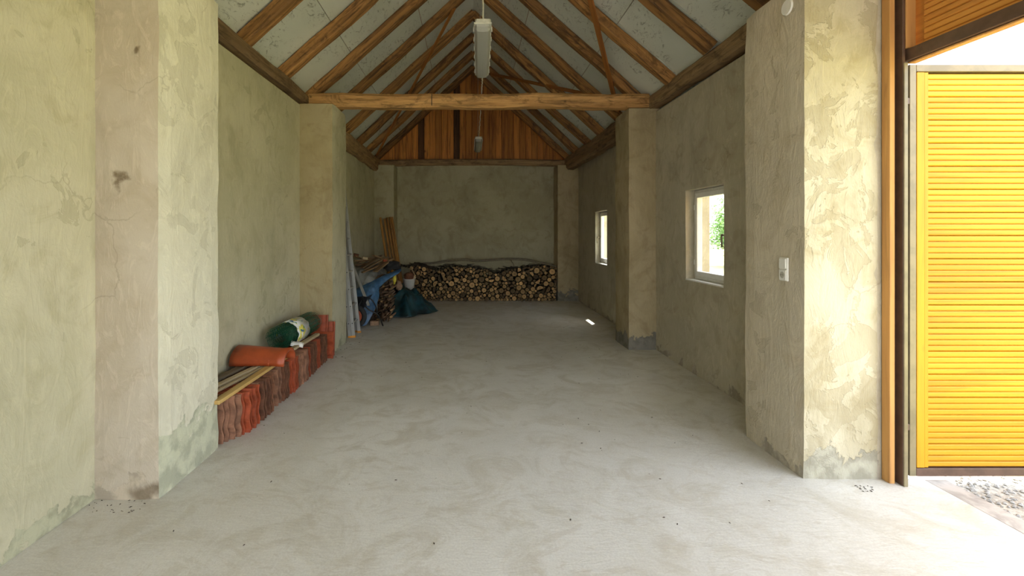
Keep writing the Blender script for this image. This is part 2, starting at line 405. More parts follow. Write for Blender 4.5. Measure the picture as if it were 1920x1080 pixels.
def wall_x(name, xin, xout, ybr, ztop, openings, mat, amp=.006):
    """wall normal to X: shared-vertex grid with openings ((y0,y1,z0,z1),...), ztop number; inner and outer skins joined"""
    zbr = [0]
    zs = sorted(set([0, ztop]+[z for o in openings for z in o[2:4]]))
    ys = sorted(set([ybr[0], ybr[-1]]+[y for o in openings for y in o[0:2]]))
    def fine(a):
        r = [a[0]]
        for p, q in zip(a, a[1:]): r += rng(p, q, .35)[1:]
        return r
    zs, ys = fine(zs), fine(ys)
    ny, nz = len(ys), len(zs); V = []; idx = {}
    def hole(i, j):
        if not (0 <= i < ny-1 and 0 <= j < nz-1): return True
        yc = (ys[i]+ys[i+1])/2; zc = (zs[j]+zs[j+1])/2
        return any(o[0] < yc < o[1] and o[2] < zc < o[3] for o in openings)
    def vid(i, j, s):
        k = (i, j, s)
        if k not in idx:
            x = xin if s == 0 else xout
            if s == 0:
                x += amp*noise.noise(Vector((ys[i]*1.3, zs[j]*1.3, xin)))
            idx[k] = len(V); V.append((x, ys[i], zs[j]))
        return idx[k]
    Fc = []
    for i in range(ny-1):
        for j in range(nz-1):
            if hole(i, j): continue
            for s in (0, 1): Fc.append((vid(i, j, s), vid(i+1, j, s), vid(i+1, j+1, s), vid(i, j+1, s)))
            if hole(i-1, j): Fc.append((vid(i, j, 0), vid(i, j+1, 0), vid(i, j+1, 1), vid(i, j, 1)))
            if hole(i+1, j): Fc.append((vid(i+1, j, 0), vid(i+1, j+1, 0), vid(i+1, j+1, 1), vid(i+1, j, 1)))
            if hole(i, j-1): Fc.append((vid(i, j, 0), vid(i+1, j, 0), vid(i+1, j, 1), vid(i, j, 1)))
            if hole(i, j+1): Fc.append((vid(i, j+1, 0), vid(i+1, j+1, 0), vid(i+1, j+1, 1), vid(i, j+1, 1)))
    return mk(name, V, Fc, mat)

WIN = [(4.607, 5.415, 1.06, 2.10), (8.53, 9.31, 1.0, 2.03)]
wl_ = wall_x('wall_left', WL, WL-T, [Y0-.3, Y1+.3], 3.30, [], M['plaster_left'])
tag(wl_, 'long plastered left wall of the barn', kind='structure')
wr_ = wall_x('wall_right', WR, WR+T-.02, [2.99, Y1+.3], 3.26, WIN, M['plaster_right'])
tag(wr_, 'plastered right wall with two small windows', kind='structure')
wr2 = wall_x('wall_right_front', WR, WR+T-.02, [Y0-.3, -.2], 3.26, [], M['plaster_right'])
tag(wr2, 'stretch of right wall on the near side of the gate opening', kind='structure')

def wall_y(name, yin, yout, mat, peak=True, ztop=3.25, x0=WL-.3, x1=WR+.28):
    xs = rng(x0, x1, .35); zs = rng(0, ztop, .35); V = []; n = len(xs); m = len(zs)
    for y in (yin, yout):
        for z in zs:
            for x in xs: V.append((x, y+(.006*noise.noise(Vector((x*1.3, z*1.3, 5))) if y == yin else 0), z))
    Fc = []
    for s in (0, 1):
        for j in range(m-1):
            for i in range(n-1):
                a = s*n*m+j*n+i; Fc.append((a, a+1, a+n+1, a+n))
    o = n*m
    for i in range(n-1):
        Fc.append((i, i+1, o+i+1, o+i)); a = (m-1)*n+i; Fc.append((a, a+1, o+a+1, o+a))
    for j in range(m-1):
        a = j*n; Fc.append((a, a+n, o+a+n, o+a)); a = j*n+n-1; Fc.append((a, a+n, o+a+n, o+a))
    return mk(name, V, Fc, mat)
wb = wall_y('wall_back', Y1, Y1+.3, M['plaster_back'], ztop=3.32)
tag(wb, 'plastered end wall behind the log stack', kind='structure')
wf = wall_y('wall_front', Y0, Y0-.3, M['plaster_left'], x0=WL-.3, x1=-1.75)  # unseen gateway left open between these walls so light reaches the back wall
tag(wf, 'end wall left of the wide gateway added behind the camera for light', kind='structure')
wf2 = wall_y('wall_front_right', Y0, Y0-.3, M['plaster_right'], x0=1.95, x1=WR+.28)
tag(wf2, 'end wall right of the wide gateway added behind the camera for light', kind='structure')
boxobj('added_gateway_lintel', -1.85, 2.05, Y0-.25, Y0-.05, 3.0, 3.25, M['plate_beam'], wf2, .01)
# plain gable over the front wall (behind the camera)
gf = mk('gable_front', [(-2.6, Y0-.05, 3.25), (2.8, Y0-.05, 3.25), (2.8, Y0-.05, zp(2.8, 0)-.0), (RX, Y0-.05, RZ), (-2.6, Y0-.05, zp(-2.6, 0)),
     (-2.6, Y0-.1, 3.25), (2.8, Y0-.1, 3.25), (2.8, Y0-.1, zp(2.8, 0)), (RX, Y0-.1, RZ), (-2.6, Y0-.1, zp(-2.6, 0))],
     [(0, 1, 2, 3, 4), (5, 6, 7, 8, 9), (0, 1, 6, 5), (1, 2, 7, 6), (2, 3, 8, 7), (3, 4, 9, 8), (4, 0, 5, 9)], M['gable_board'], wf)

# back gable: vertical boards, each one a part of the end wall
gx = -2.42; k = 0
YG = 11.22
while gx < 2.5:
    w = random.choice((.14, .147, .15, .147)); x0, x1 = gx, gx+w-.005
    gx += w; k += 1
    dark = abs(x0+1.77) < .06 or abs(x0+1.25) < .06 or k in (15,)
    if x0 < -.0 and x1 > 0: pass
    zt0, zt1 = zp(x0, YG)+.02, zp(x1, YG)+.02
    if max(zt0, zt1) < 3.36: continue
    yy = YG + random.uniform(-.004, .004)
    # tongue-and-groove board with chamfered long edges
    c = .006
    pts0 = [(x0, yy+c), (x0+c, yy), (x1-c, yy), (x1, yy+c), (x1, yy+.02), (x0, yy+.02)]
    V = [(a, b_, 3.27) for a, b_ in pts0] + [(a, b_, max(3.34, zp(a, YG)+.02)) for a, b_ in pts0]
    Fc = [tuple(range(6)), tuple(range(6, 12))] + [(i, (i+1) % 6, 6+(i+1) % 6, 6+i) for i in range(6)]
    o = mk('gable_board', V, Fc, M['gable_board_dark'] if dark else M['gable_board'], wb)
    if dark: o['label'] = 'dark stained gable board'
# a backing so that no daylight leaks through the joints
mk('gable_backing', [(-2.6, YG+.03, 3.26), (2.8, YG+.03, 3.26), (2.8, YG+.03, max(3.27, zp(2.8, YG))), (RX, YG+.03, RZ), (-2.6, YG+.03, max(3.27, zp(-2.6, YG))),
     (-2.6, YG+.06, 3.26), (2.8, YG+.06, 3.26), (2.8, YG+.06, max(3.27, zp(2.8, YG))), (RX, YG+.06, RZ), (-2.6, YG+.06, max(3.27, zp(-2.6, YG)))],
     [(0, 1, 2, 3, 4), (5, 6, 7, 8, 9), (0, 1, 6, 5), (1, 2, 7, 6), (2, 3, 8, 7), (3, 4, 9, 8), (4, 0, 5, 9)], M['gable_board_dark'], wb)

# piers (parts of their walls)
def pier(parent, x0, x1, y0, y1, z1, mat, name='pier', mats=None, lab=None, face=None):
    xs = rng(x0, x1, .12); ys = rng(y0, y1, .12); zs = rng(0, z1, .12)
    bm = bmesh.new(); vd = {}
    def g(i, j, k):
        if (i, j, k) not in vd:
            p = Vector((xs[i], ys[j], zs[k]))
            d = noise.noise_vector(p*2.2)*.006 + noise.noise_vector(p*9)*.003
            onx = (i in (0, len(xs)-1)); ony = (j in (0, len(ys)-1))
            if onx and ony: d += Vector((-1 if i else 1, -1 if j else 1, 0))*.008*(1+noise.noise(p*4))
            d.z = 0
            vd[i, j, k] = bm.verts.new(p+d)
        return vd[i, j, k]
    nx, ny, nz = len(xs), len(ys), len(zs)
    def f(a, mi=0):
        q = bm.faces.new(a); q.material_index = mi
    for k in range(nz-1):
        for i in range(nx-1):
            f([g(i, 0, k), g(i+1, 0, k), g(i+1, 0, k+1), g(i, 0, k+1)], 1 if face else 0)
            f([g(i, ny-1, k), g(i+1, ny-1, k), g(i+1, ny-1, k+1), g(i, ny-1, k+1)])
        for j in range(ny-1):
            f([g(0, j, k), g(0, j+1, k), g(0, j+1, k+1), g(0, j, k+1)])
            f([g(nx-1, j, k), g(nx-1, j+1, k), g(nx-1, j+1, k+1), g(nx-1, j, k+1)])
    for i in range(nx-1):
        for j in range(ny-1):
            f([g(i, j, nz-1), g(i+1, j, nz-1), g(i+1, j+1, nz-1), g(i, j+1, nz-1)])
            f([g(i, j, 0), g(i+1, j, 0), g(i+1, j+1, 0), g(i, j+1, 0)])
    o = bmo(name, bm, [mat]+([face] if face else []), parent)
    if lab: o['label'] = lab
    return o
pier(wl_, WL-.05, -1.864, 2.75, 3.42, 3.30, M['plaster_pier_left_lit'], face=M['plaster_pink_dim'], lab='wide near pier with pinkish front, gate light coloured into its pale green side')  # paler greener side and dimmer front: fall of light put into the colours
pier(wl_, WL-.05, -1.811, 6.06, 6.74, 3.31, M['plaster_left'], face=M['plaster_warm'])
pier(wl_, WL-.05, -1.78, 10.78, Y1+.02, 3.20, M['plaster_back'])
pier(wr_, 2.17, WR+.11, 2.98, 3.63, 3.28, M['plaster_right_near'], face=M['plaster_pier_right'], lab='near pier beside the gate with bright flaking front')
pier(wr_, 2.172, WR+.05, 6.28, 6.87, 3.31, M['plaster_pier_mid'], lab='pier with dark cement skirting broken out at its foot')
pier(wr_, 2.06, WR+.05, 10.78, Y1+.02, 3.20, M['plaster_pier_mid'])
# near stretch of the left wall, its colour lightened for the light from the gate
nl = wall_x('wall_lit_skin', -2.268, WL-.02, [Y0, 2.76], 3.30, [], M['plaster_left_lit']); nl.parent = wl_
nl['label'] = 'plaster of the near left wall, gate light put into its pale yellow-green'

# ------------------------------------------------------------------ ceiling: panels between the rafters
RAFT = [1.7, 2.65, 3.62, 4.57, 5.50, 6.43, 7.36, 8.32, 9.25, 10.15, 11.02]
_ys = [Y0-.4, 0, 1, 2, 3, 4]+[4+.5*q for q in range(1, 15)]+[Y1+.5]
_V = [(X, y, zp(X, max(4, y))+t_) for t_ in (.05, .11) for y in _ys for X in (-2.95, RX, 2.95)]
_n = len(_ys)*3; _F = []
for t_ in (0, _n):
    for q in range(len(_ys)-1):
        for c_ in (0, 1): a = t_+q*3+c_; _F.append((a, a+1, a+4, a+3))
for q in range(len(_ys)-1):
    for c_ in (0, 2): a = q*3+c_; _F.append((a, a+3, a+3+_n, a+_n))
for a in (0, 1, _n-3, _n-2): _F.append((a, a+1, a+1+_n, a+_n))
ceil = mk('ceiling', _V, _F, M['rooftile'])
tag(ceil, 'pitched roof lined with pale grey panels between old rafters', kind='structure')
yb = [Y0-.05, -.2, .75] + RAFT + [YG+.0]
rows = [0, .82, 1.72, 2.86]
for side in (-1, 1):
    for a, b_ in zip(yb, yb[1:]):
        for r0, r1 in zip(rows, rows[1:]):
            g_ = .004; ya, ybb = a+g_, b_-g_
            d0, d1 = r0+(.0 if r0 == 0 else g_), r1-g_
            # the last row runs out over the wall top as the eaves
            V = []
            for t_ in (0, .014):
                for (d, y) in ((d0, ya), (d1, ya), (d1, ybb), (d0, ybb)):
                    X = RX+side*d; V.append((X, y, zp(X, max(4, y))+t_+random.uniform(0, .003)))
            Fc = [(0, 1, 2, 3), (4, 5, 6, 7), (0, 1, 5, 4), (1, 2, 6, 5), (2, 3, 7, 6), (3, 0, 4, 7)]
            mk('ceiling_panel', V, Fc, M['panel'], ceil)

# ------------------------------------------------------------------ hewn timbers
def timber(name, p0, p1, w, h, mat, up=Vector((0, 0, 1)), rough=.01, seed=0, bow=0., step=.12, chamfer=.22, bow_up=0.):
    """hewn timber from p0 to p1 (centre line); w across, h along up. Mesh is local with x along the timber."""
    p0, p1 = Vector(p0), Vector(p1); L = (p1-p0).length; d = (p1-p0).normalized()
    b_ = d.cross(up).normalized(); u = b_.cross(d).normalized()
    n = max(2, int(L/step)); V = []
    c = min(w, h)*chamfer
    prof = [(-w/2+c, -h/2), (0, -h/2), (w/2-c, -h/2), (w/2, -h/2+c), (w/2, 0), (w/2, h/2-c), (w/2-c, h/2), (0, h/2), (-w/2+c, h/2), (-w/2, h/2-c), (-w/2, 0), (-w/2, -h/2+c)]
    m = len(prof)
    for i in range(n+1):
        t = i/n; x = t*L
        by = bow*math.sin(PI*t) + rough*1.2*noise.noise(Vector((x*1.1, seed*3.1, 0)))
        bz = bow_up*math.sin(PI*t) + rough*1.2*noise.noise(Vector((x*1.1, seed*3.1, 9)))
        for (a, q) in prof:
            k_ = Vector((x*2.2, a*9+seed*7.7, q*9)); k2 = Vector((x*9, a*22+seed*5, q*22))
            s_ = 1 + (rough*9)*noise.noise(k_)*.6 + rough*4*noise.noise(k2)*.6
            V.append(Vector((x, a*s_+by, q*s_+bz)))
    Fc = [(i*m+k, i*m+(k+1) % m, (i+1)*m+(k+1) % m, (i+1)*m+k) for i in range(n) for k in range(m)]
    Fc += [tuple(range(m)), tuple(n*m+k for k in range(m))]
    o = mk(name, V, Fc, mat)
    M4 = Matrix((d, b_, u)).transposed().to_4x4(); M4.translation = p0
    o.matrix_world = M4
    return o
ORD = ['first', 'second', 'third', 'fourth', 'fifth', 'sixth', 'seventh', 'eighth', 'ninth', 'tenth']
for side in (-1, 1):
    nm = 'left' if side < 0 else 'right'
    for i, Y in enumerate(RAFT[2:]):
        Yc = Y+.0 if side < 0 else Y+random.uniform(.0, .05)+.08*max(0, 1-i/4)
        h = .13+random.uniform(-.008, .012); w = .145+random.uniform(-.01, .012)
        s = slope(Y); nrm = Vector((-side*s, 0, -1)).normalized()     # points down into the room
        xa = RX+side*.03; xb = RX+side*2.42
        a = Vector((xa, Yc, zp(xa, Yc)))+nrm*(h/2+.002); b_ = Vector((xb, Yc, zp(xb, Yc)))+nrm*(h/2+.002)
        o = timber('rafter', a, b_, w, h, M['old_beam'], up=-nrm, rough=.017, seed=i*2+side+5, bow=random.uniform(-.02, .02), chamfer=.12)
        tag(o, 'old brown rafter on the %s roof slope, %s from the camera' % (nm, ORD[i]), 'rafter', 'rafters of the %s roof slope' % nm)

# wall plates
plates = [
 ('left', 'near', (-2.275, 3.3, 3.425), (-2.275, 6.30, 3.405), .20, .15),
 ('left', 'far', (-2.28, 6.30, 3.255), (-2.25, 10.95, 3.225), .19, .33),
 ('right', 'near', (2.545, 3.3, 3.40), (2.53, 6.30, 3.395), .20, .18),
 ('right', 'far', (2.50, 6.30, 3.29), (2.37, 10.92, 3.245), .22, .33)]
for i, (sd_, nf, a, b_, w, h) in enumerate(plates):
    o = timber('wall_plate', a, b_, w, h, M['plate_beam'], rough=.022 if nf == 'far' else .014, seed=40+i, step=.09)
    tag(o, {'near': 'weathered squared timber lying on top of the %s wall in the near bay' % sd_, 'far': 'gnarled thick timber along the top of the %s wall in the far bay' % sd_}[nf], 'beam', 'wall plates under the rafters')
o = timber('tie_beam', (-2.20, 6.32, 3.408), (2.44, 6.32, 3.408), .22, .185, M['tie_beam'], rough=.015, seed=61, bow_up=.0, step=.08)
tag(o, 'golden brown hewn tie beam crossing the room on the two middle piers', 'beam')
for q, (xq, w_) in enumerate(((-.52, .004),)):
    bm = bmesh.new(); box(bm, xq, xq+w_*2, 6.195, 6.225, 3.33+.02*(q % 2), 3.48, .001)
    o2 = bmo('crack', bm, M['dark_hole']); o2.parent = o; o2.matrix_parent_inverse = o.matrix_world.inverted()
o = timber('tie_beam', (-2.2, 10.98, 3.275), (2.40, 10.98, 3.265), .16, .15, M['plate_beam'], rough=.010, seed=63, bow_up=.025, step=.08)
tag(o, 'dark bowed tie beam across the foot of the boarded gable', 'beam')
o = timber('tie_beam', (-2.2, 3.28, 3.408), (2.48, 3.28, 3.408), .2, .19, M['tie_beam'], rough=.009, seed=64, step=.1)
tag(o, 'tie beam over the nearest pair of piers', 'beam')
# braces nailed under the rafters
def brace(side, A, B, lab):
    def up(X, Y): return Vector((X, Y, zp(X, Y)-.185))
    a, b_ = up(*A), up(*B)
    s = slope(8); nrm = Vector((-side*s, 0, -1)).normalized()
    o = timber('wind_brace', a, b_, .075, .022, M['brace_wood'], up=nrm, rough=.001, seed=70, chamfer=.05, step=.4)
    tag(o, lab, 'brace')
brace(-1, (-.25, 7.33), (-2.15, 10.62), 'orange brown diagonal lath across the undersides of the left rafters')
brace(1, (.85, 4.2), (2.27, 7.05), 'orange brown lath across the right rafters, coming down by the middle pier')
brace(1, (.457, 10.08), (2.2, 6.75), 'thin brown lath across the far right rafters, sloping down to the right')

# ------------------------------------------------------------------ windows
def window(name, y0, y1, z0, z1, hinge_far, lab):
    root = empty(name, (0, 0, 0)); tag(root, lab, kind='structure')
    xa, xb = 2.64, 2.70
    def frame(nm, ya, yb_, za, zb, w, x0, x1, mat, par):
        bm = bmesh.new()
        # mitred hollow rectangle built as one ring
        o_ = [(ya, za), (yb_, za), (yb_, zb), (ya, zb)]; i_ = [(ya+w, za+w), (yb_-w, za+w), (yb_-w, zb-w), (ya+w, zb-w)]
        V = [(x, *p) for x in (x0, x1) for p in o_+i_]
        vs = [bm.verts.new(v) for v in V]
        for k in range(4):
            k2 = (k+1) % 4
            for off in (0, 8): bm.faces.new([vs[off+k], vs[off+k2], vs[off+4+k2], vs[off+4+k]])
            bm.faces.new([vs[k], vs[k2], vs[8+k2], vs[8+k]]); bm.faces.new([vs[4+k], vs[4+k2], vs[12+k2], vs[12+k]])
        bmesh.ops.bevel(bm, geom=[e for e in bm.edges], offset=.004, segments=1, affect='EDGES')
        return bmo(nm, bm, mat, par)
    frame('window_frame', y0+.002, y1-.002, z0+.002, z1-.002, .05, xa+.012, xb+.012, M['pvc'], root)
    sash = frame('window_sash', y0+.035, y1-.035, z0+.04, z1-.035, .058, xa-.006, xb-.004, M['pvc'], root)
    boxobj('pane', xa+.018, xa+.024, y0+.09, y1-.09, z0+.095, z1-.09, M['glass'], sash, bev=0)
    yh = y0+.064 if hinge_far else y1-.064
    zh = (z0+z1)/2
    V, Fc = join([tube([(xa-.006, yh, zh), (xa-.018, yh, zh)], .016, 10), tube([(xa-.018, yh, zh), (xa-.075, yh, zh)], .009, 8),
                  tube([(xa-.075, yh, zh+.008), (xa-.077, yh, zh-.03), (xa-.075, yh, zh-.12)], [.011, .010, .009], 8)])
    mk('window_handle', V, Fc, M['handle_metal'], sash, smooth=True)
    for zz in (z0+.2, z1-.2):
        yy = y1-.03 if hinge_far else y0+.03
        V, Fc = tube([(xa-.004, yy, zz-.03), (xa-.004, yy, zz+.03)], .007, 8); mk('hinge', V, Fc, M['pvc'], root)
    # sill slab and plaster margin round the reveal
    boxobj('window_sill', WR-.004, xa+.01, y0-.0, y1+.0, z0-.012, z0+.004, M['pvc'], root, bev=.002)
window('window_1', *WIN[0], True, 'small white framed window in the near right wall')
window('window_2', *WIN[1], False, 'small white framed window in the far right wall')

# ------------------------------------------------------------------ gate opening
door = empty('door_1', (2.8, 1.4, 0)); tag(door, 'wide gate opening with brown steel frame in the right wall', kind='structure')
def dbox(name, x0, x1, y0, y1, z0, z1, mat, par=door, bev=.003):
    return boxobj(name, x0-2.8, x1-2.8, y0-1.4, y1-1.4, z0, z1, mat, par, bev)
dbox('timber_post', 2.678, 2.712, 2.925, 2.985, 0, 3.26, M['post_wood'])
dbox('steel_post', 2.735, 2.752, 2.897, 2.99, 0, 3.26, M['steel_brown'])
dbox('post_lit_face', 2.735, 2.762, 2.888, 2.896, 0, 2.675, M['steel_khaki'])  # lit front of the brown steel post, put in as a paler strip
dbox('wall_return', 2.754, 2.826, 2.955, 2.99, 0, 3.26, M['steel_brown'])
dbox('lintel', 2.765, 2.84, -.2, 2.93, 2.69, 2.765, M['steel_brown'])
dbox('lintel_lath', 2.785, 2.835, -.2, 2.92, 2.676, 2.688, M['post_wood'])
dbox('steel_post', 2.716, 2.84, -.2, -.1, 0, 3.26, M['steel_brown'])
dbox('board_post', 2.754, 2.817, 2.895, 2.93, 2.77, 3.26, M['post_wood'])
# profiled boards: four ribs on each 14.8 cm board
def ribbed(w, thick=.018):
    """profile across the board: list of (u along width, v outward)"""
    pts = []
    s = w/4
    for k in range(4):
        a = k*s
        pts += [(a+.001, -.011), (a+.004, -.002), (a+.009, 0), (a+s-.009, 0), (a+s-.004, -.002), (a+s-.001, -.011)]
    pts = [(0, -.011)]+pts[1:]; pts[-1] = (w, -.011)
    return pts+[(w, -thick), (0, -thick)]
def board(name, L, w, mat, parent, M4):
    pr = ribbed(w-.002); m = len(pr)
    V = [M4 @ Vector((x, -v, u)) for x in (0, L) for (u, v) in pr]
    Fc = [tuple(range(m)), tuple(range(m, 2*m))]+[(k, (k+1) % m, m+(k+1) % m, m+k) for k in range(m)]
    return mk(name, V, Fc, mat, parent)
z = 2.765; zi = 0
while z < 3.24:
    w = min(.148, 3.26-z)
    # boards over the opening run towards the camera on the wall line; ribbed face looks into the room
    M4 = Matrix.Translation((2.822-2.8, 2.85-1.4, z)) @ Matrix.Rotation(-PI/2, 4, 'Z')
    board('plank', 3.0, w, M['over_board'], door, M4); z += .148
dbox('plank_backing', 2.842, 2.852, -.2, 2.93, 2.766, 3.26, M['over_board'])

# the open gate leaf, at right angles to the wall
gl_ = empty('gate_leaf', (2.83, 2.95, 0.0)); W_ = 1.62
tag(gl_, 'open gate leaf of glossy yellow ribbed boards in a steel frame, swung outwards', 'gate')
def gbox(name, x0, x1, y0, y1, z0, z1, mat, bev=.002, par=gl_): return boxobj(name, x0, x1, y0, y1, z0, z1, mat, par, bev)
ZB, ZT = .035, 2.685
gbox('stile', .0, .042, 0, .05, ZB, ZT, M['steel_khaki'])
gbox('stile', W_-.042, W_, 0, .05, ZB, ZT, M['steel_khaki'])
gbox('top_rail', .043, W_-.043, 0, .05, ZT-.045, ZT, M['steel_khaki'])
gbox('bottom_rail', .043, W_-.043, 0, .05, ZB, ZB+.05, M['steel_brown'])
gbox('batten', .046, .096, .0, .025, ZB+.055, ZT-.05, M['gate_batten'])
gbox('batten', .098, .124, .004, .025, ZB+.055, ZT-.05, M['gate_batten'])
gbox('middle_rail', .127, W_-.1, .03, .05, 1.3, 1.34, M['steel_brown'])
gbox('backing_board', .044, W_-.044, .052, .058, ZB+.02, ZT-.02, M['gate_batten'])
gbox('batten', W_-.096, W_-.046, .0, .025, ZB+.055, ZT-.05, M['gate_batten'])
z = ZB+.056
nb = 17; bw = (ZT-.055-z)/nb
for i in range(nb):
    board('plank', W_-.228, bw, M['gate_board'], gl_, Matrix.Translation((.126, .008, z+i*bw)))
for zz in (.35, 2.45):
    V, Fc = tube([(-.028, .01, zz-.05), (-.028, .01, zz+.05)], .010, 10); mk('hinge', V, Fc, M['steel_brown'], gl_, smooth=True)
    gbox('hinge_strap', -.02, .0, .0, .02, zz-.02, zz+.02, M['steel_brown'])

# ------------------------------------------------------------------ outdoors
g = mk('ground', [(-60, -60, -.03), (60, -60, -.03), (60, 70, -.03), (-60, 70, -.03)], [(0, 1, 2, 3)], M['ground']); tag(g, 'sunlit gravel and grass outside the gate', kind='structure')
kb = boxobj('trim_1', 2.952, 3.10, -.6, 4.5, -.1, -.004, M['kerb'], bev=.006); tag(kb, 'pale concrete strip outside the floor edge', kind='structure')
bmv = []
random.seed(11)
for i in range(1500):
    x, y = 3.12+random.random()**1.5*1.4, random.uniform(1.2, 3.6); r = random.uniform(.006, .017)
    V = [Vector((x, y, -.03+r*.4))+Vector(p)*r for p in ((1, 0, 0), (.2, 1, .1), (-1, .1, 0), (0, -1, -.1), (.1, .1, .7), (0, 0, -.6))]
    bmv.append((V, [(0, 1, 4), (1, 2, 4), (2, 3, 4), (3, 0, 4), (1, 0, 5), (2, 1, 5), (3, 2, 5), (0, 3, 5)]))
V, Fc = join(bmv); o = mk('gravel', V, Fc, M['gravel_mat']); tag(o, 'loose grey gravel beside the concrete strip outside', 'gravel', kind='stuff')
bl = []
for i in range(2600):
    x, y = random.uniform(3.7, 6.5), random.uniform(1.5, 4.2)
    if x < 4.1 and random.random() < .6: continue
    h = random.uniform(.03, .09); a = random.random()*PI; dx, dy = math.cos(a)*.006, math.sin(a)*.006
    tx, ty = random.uniform(-.03, .03), random.uniform(-.03, .03)
    bl.append(([(x-dx, y-dy, -.03), (x+dx, y+dy, -.03), (x+tx, y+ty, -.03+h)], [(0, 1, 2)]))
V, Fc = join(bl); o = mk('grass', V, Fc, M['grassblade']); tag(o, 'short yellow-green grass outside beyond the gravel', 'grass', kind='stuff')

def tree(x, y, h, cr, lab, seed, zlo=.2, ls=1.):
    rnd = random.Random(seed)
    root = empty('tree', (x, y, -.03)); tag(root, lab, 'tree', 'bushy trees outside the windows')
    V, Fc = tube([(0, 0, 0), (.05, .03, h*.3), (-.05, .05, h*.6), (0, 0, h*.85)], [.14, .11, .07, .02], 8)
    mk('trunk', V, Fc, M['trunk'], root, smooth=True)
    pc = []
    cl = [(Vector((rnd.uniform(-.6, .6)*cr, rnd.uniform(-.6, .6)*cr, h*rnd.uniform(zlo, .85))), cr*rnd.uniform(.35, .6)) for _ in range(14)]
    for _ in range(3800):
        c, r = rnd.choice(cl)
        d = Vector((rnd.gauss(0, 1), rnd.gauss(0, 1), rnd.gauss(0, 1))).normalized()*r*rnd.uniform(.6, 1.05)
        p = c+d
        if p.z < .1: continue
        a = Vector((rnd.gauss(0, 1), rnd.gauss(0, 1), rnd.gauss(0, 1))).normalized(); b_ = a.orthogonal().normalized()
        s = rnd.uniform(.06, .12)*ls
        pc.append(([p-a*s, p+b_*s*.45, p+a*s, p-b_*s*.45], [(0, 1, 2, 3)]))
    V, Fc = join(pc); o = mk('crown', V, Fc, M['leafmat'], root); o['kind'] = 'stuff'
tree(12.6, 22.4, 3.3, 1.3, 'bushy green tree seen through the near window', 3)
tree(16.5, 27.0, 4.0, 1.6, 'taller green tree behind the one at the near window', 4)
tree(17.5, 19.5, 4.2, 1.8, 'spreading green tree right of the others outside', 5)
tree(5.35, 8.1, 10.4, 1.7, 'unseen tall tree added by the house to shade the near window', 6, .62, 2.)  # out of view, put here to keep direct sun off the near window
# wire fence in the distance outside the window
fr = empty('garden_fence', (12.0, 18.6, 0)); tag(fr, 'low wire garden fence in front of the tree outside the near window', 'fence')
for i in range(6):
    V, Fc = tube([(i*.9, -i*.5, -.03), (i*.9, -i*.5, 1.1)], .025, 6); mk('post', V, Fc, M['galv'], fr)
for zz in (.3, .7, 1.05):
    V, Fc = tube([(0, 0, zz), (4.5, -2.5, zz)], .008, 4); mk('wire', V, Fc, M['galv'], fr)

# ------------------------------------------------------------------ clay tile row on the left
def tile_mesh(name, mat, L=.43, H=.335, amp=.015, th=.018, ph=.5, seed=0):
    nz = 21; nx = 4; V = []
    for s in (0, 1):
        for k in range(nz):
            t = k/(nz-1); z_ = t*H
            yv = amp*math.sin(2*PI*1.85*t+ph)
            if t < .07: yv = amp*math.sin(2*PI*1.85*.07+ph)-.008
            dy = amp*2*PI*1.85/H*math.cos(2*PI*1.85*t+ph); nl_ = math.hypot(1, dy)
            for i in range(nx):
                x = -i*L/(nx-1)
                wob = .002*noise.noise(Vector((x*20, z_*20, seed)))
                V.append((x+wob, yv+(th/2 if s else -th/2)*nl_*.8+wob, z_))
    n = nz*nx; Fc = []
    for s in (0, 1):
        for k in range(nz-1):
            for i in range(nx-1):
                a = s*n+k*nx+i; Fc.append((a, a+1, a+nx+1, a+nx))
    for k in range(nz-1):
        a = k*nx; Fc.append((a, a+nx, n+a+nx, n+a)); a = k*nx+nx-1; Fc.append((a, a+nx, n+a+nx, n+a))
    for i in range(nx-1):
        Fc.append((i, i+1, n+i+1, n+i)); a = (nz-1)*nx+i; Fc.append((a, a+1, n+a+1, n+a))
    me = bpy.data.meshes.new(name); me.from_pydata(V, [], Fc)
    bm = bmesh.new(); bm.from_mesh(me); bmesh.ops.recalc_face_normals(bm, faces=bm.faces); bm.to_mesh(me); bm.free()
    me.materials.append(mat)
    me.polygons.foreach_set('use_smooth', [False]*len(me.polygons))
    return me
tm = {c: tile_mesh('roof_tile_'+c, M['clay_'+c], seed=i) for i, c in enumerate(('brown', 'red', 'pale'))}
runs = [('pale', 4, 'pale brown dusty roof tile in the nearest bunch of the row, beside the near pier'),
        ('red', 6, 'orange-red wavy roof tile on edge just behind the nearest pale bunch'),
        ('brown', 7, 'grey-brown wavy roof tile on edge under the end of the yellow batten'),
        ('pale', 5, 'pale brown wavy roof tile on edge below the terracotta ridge tile'),
        ('brown', 4, 'dark brown wavy roof tile on edge between pale and orange-red bunches'),
        ('red', 6, 'orange-red wavy roof tile on edge in the middle of the row'),
        ('pale', 8, 'pinkish pale roof tile on edge below the near end of the green roll'),
        ('brown', 9, 'dark brown roof tile on edge below the far half of the green roll'),
        ('red', 4, 'dull red roof tile on edge near the far end of the row'),
        ('brown', 6, 'brown roof tile on edge last before the middle left pier')]
runs = [(c, max(3, round(n_*.93)), l) for c, n_, l in runs]; ntot = sum(r[1] for r in runs); pitch = (5.78-3.47)/ntot; Y = 3.47
random.seed(21)
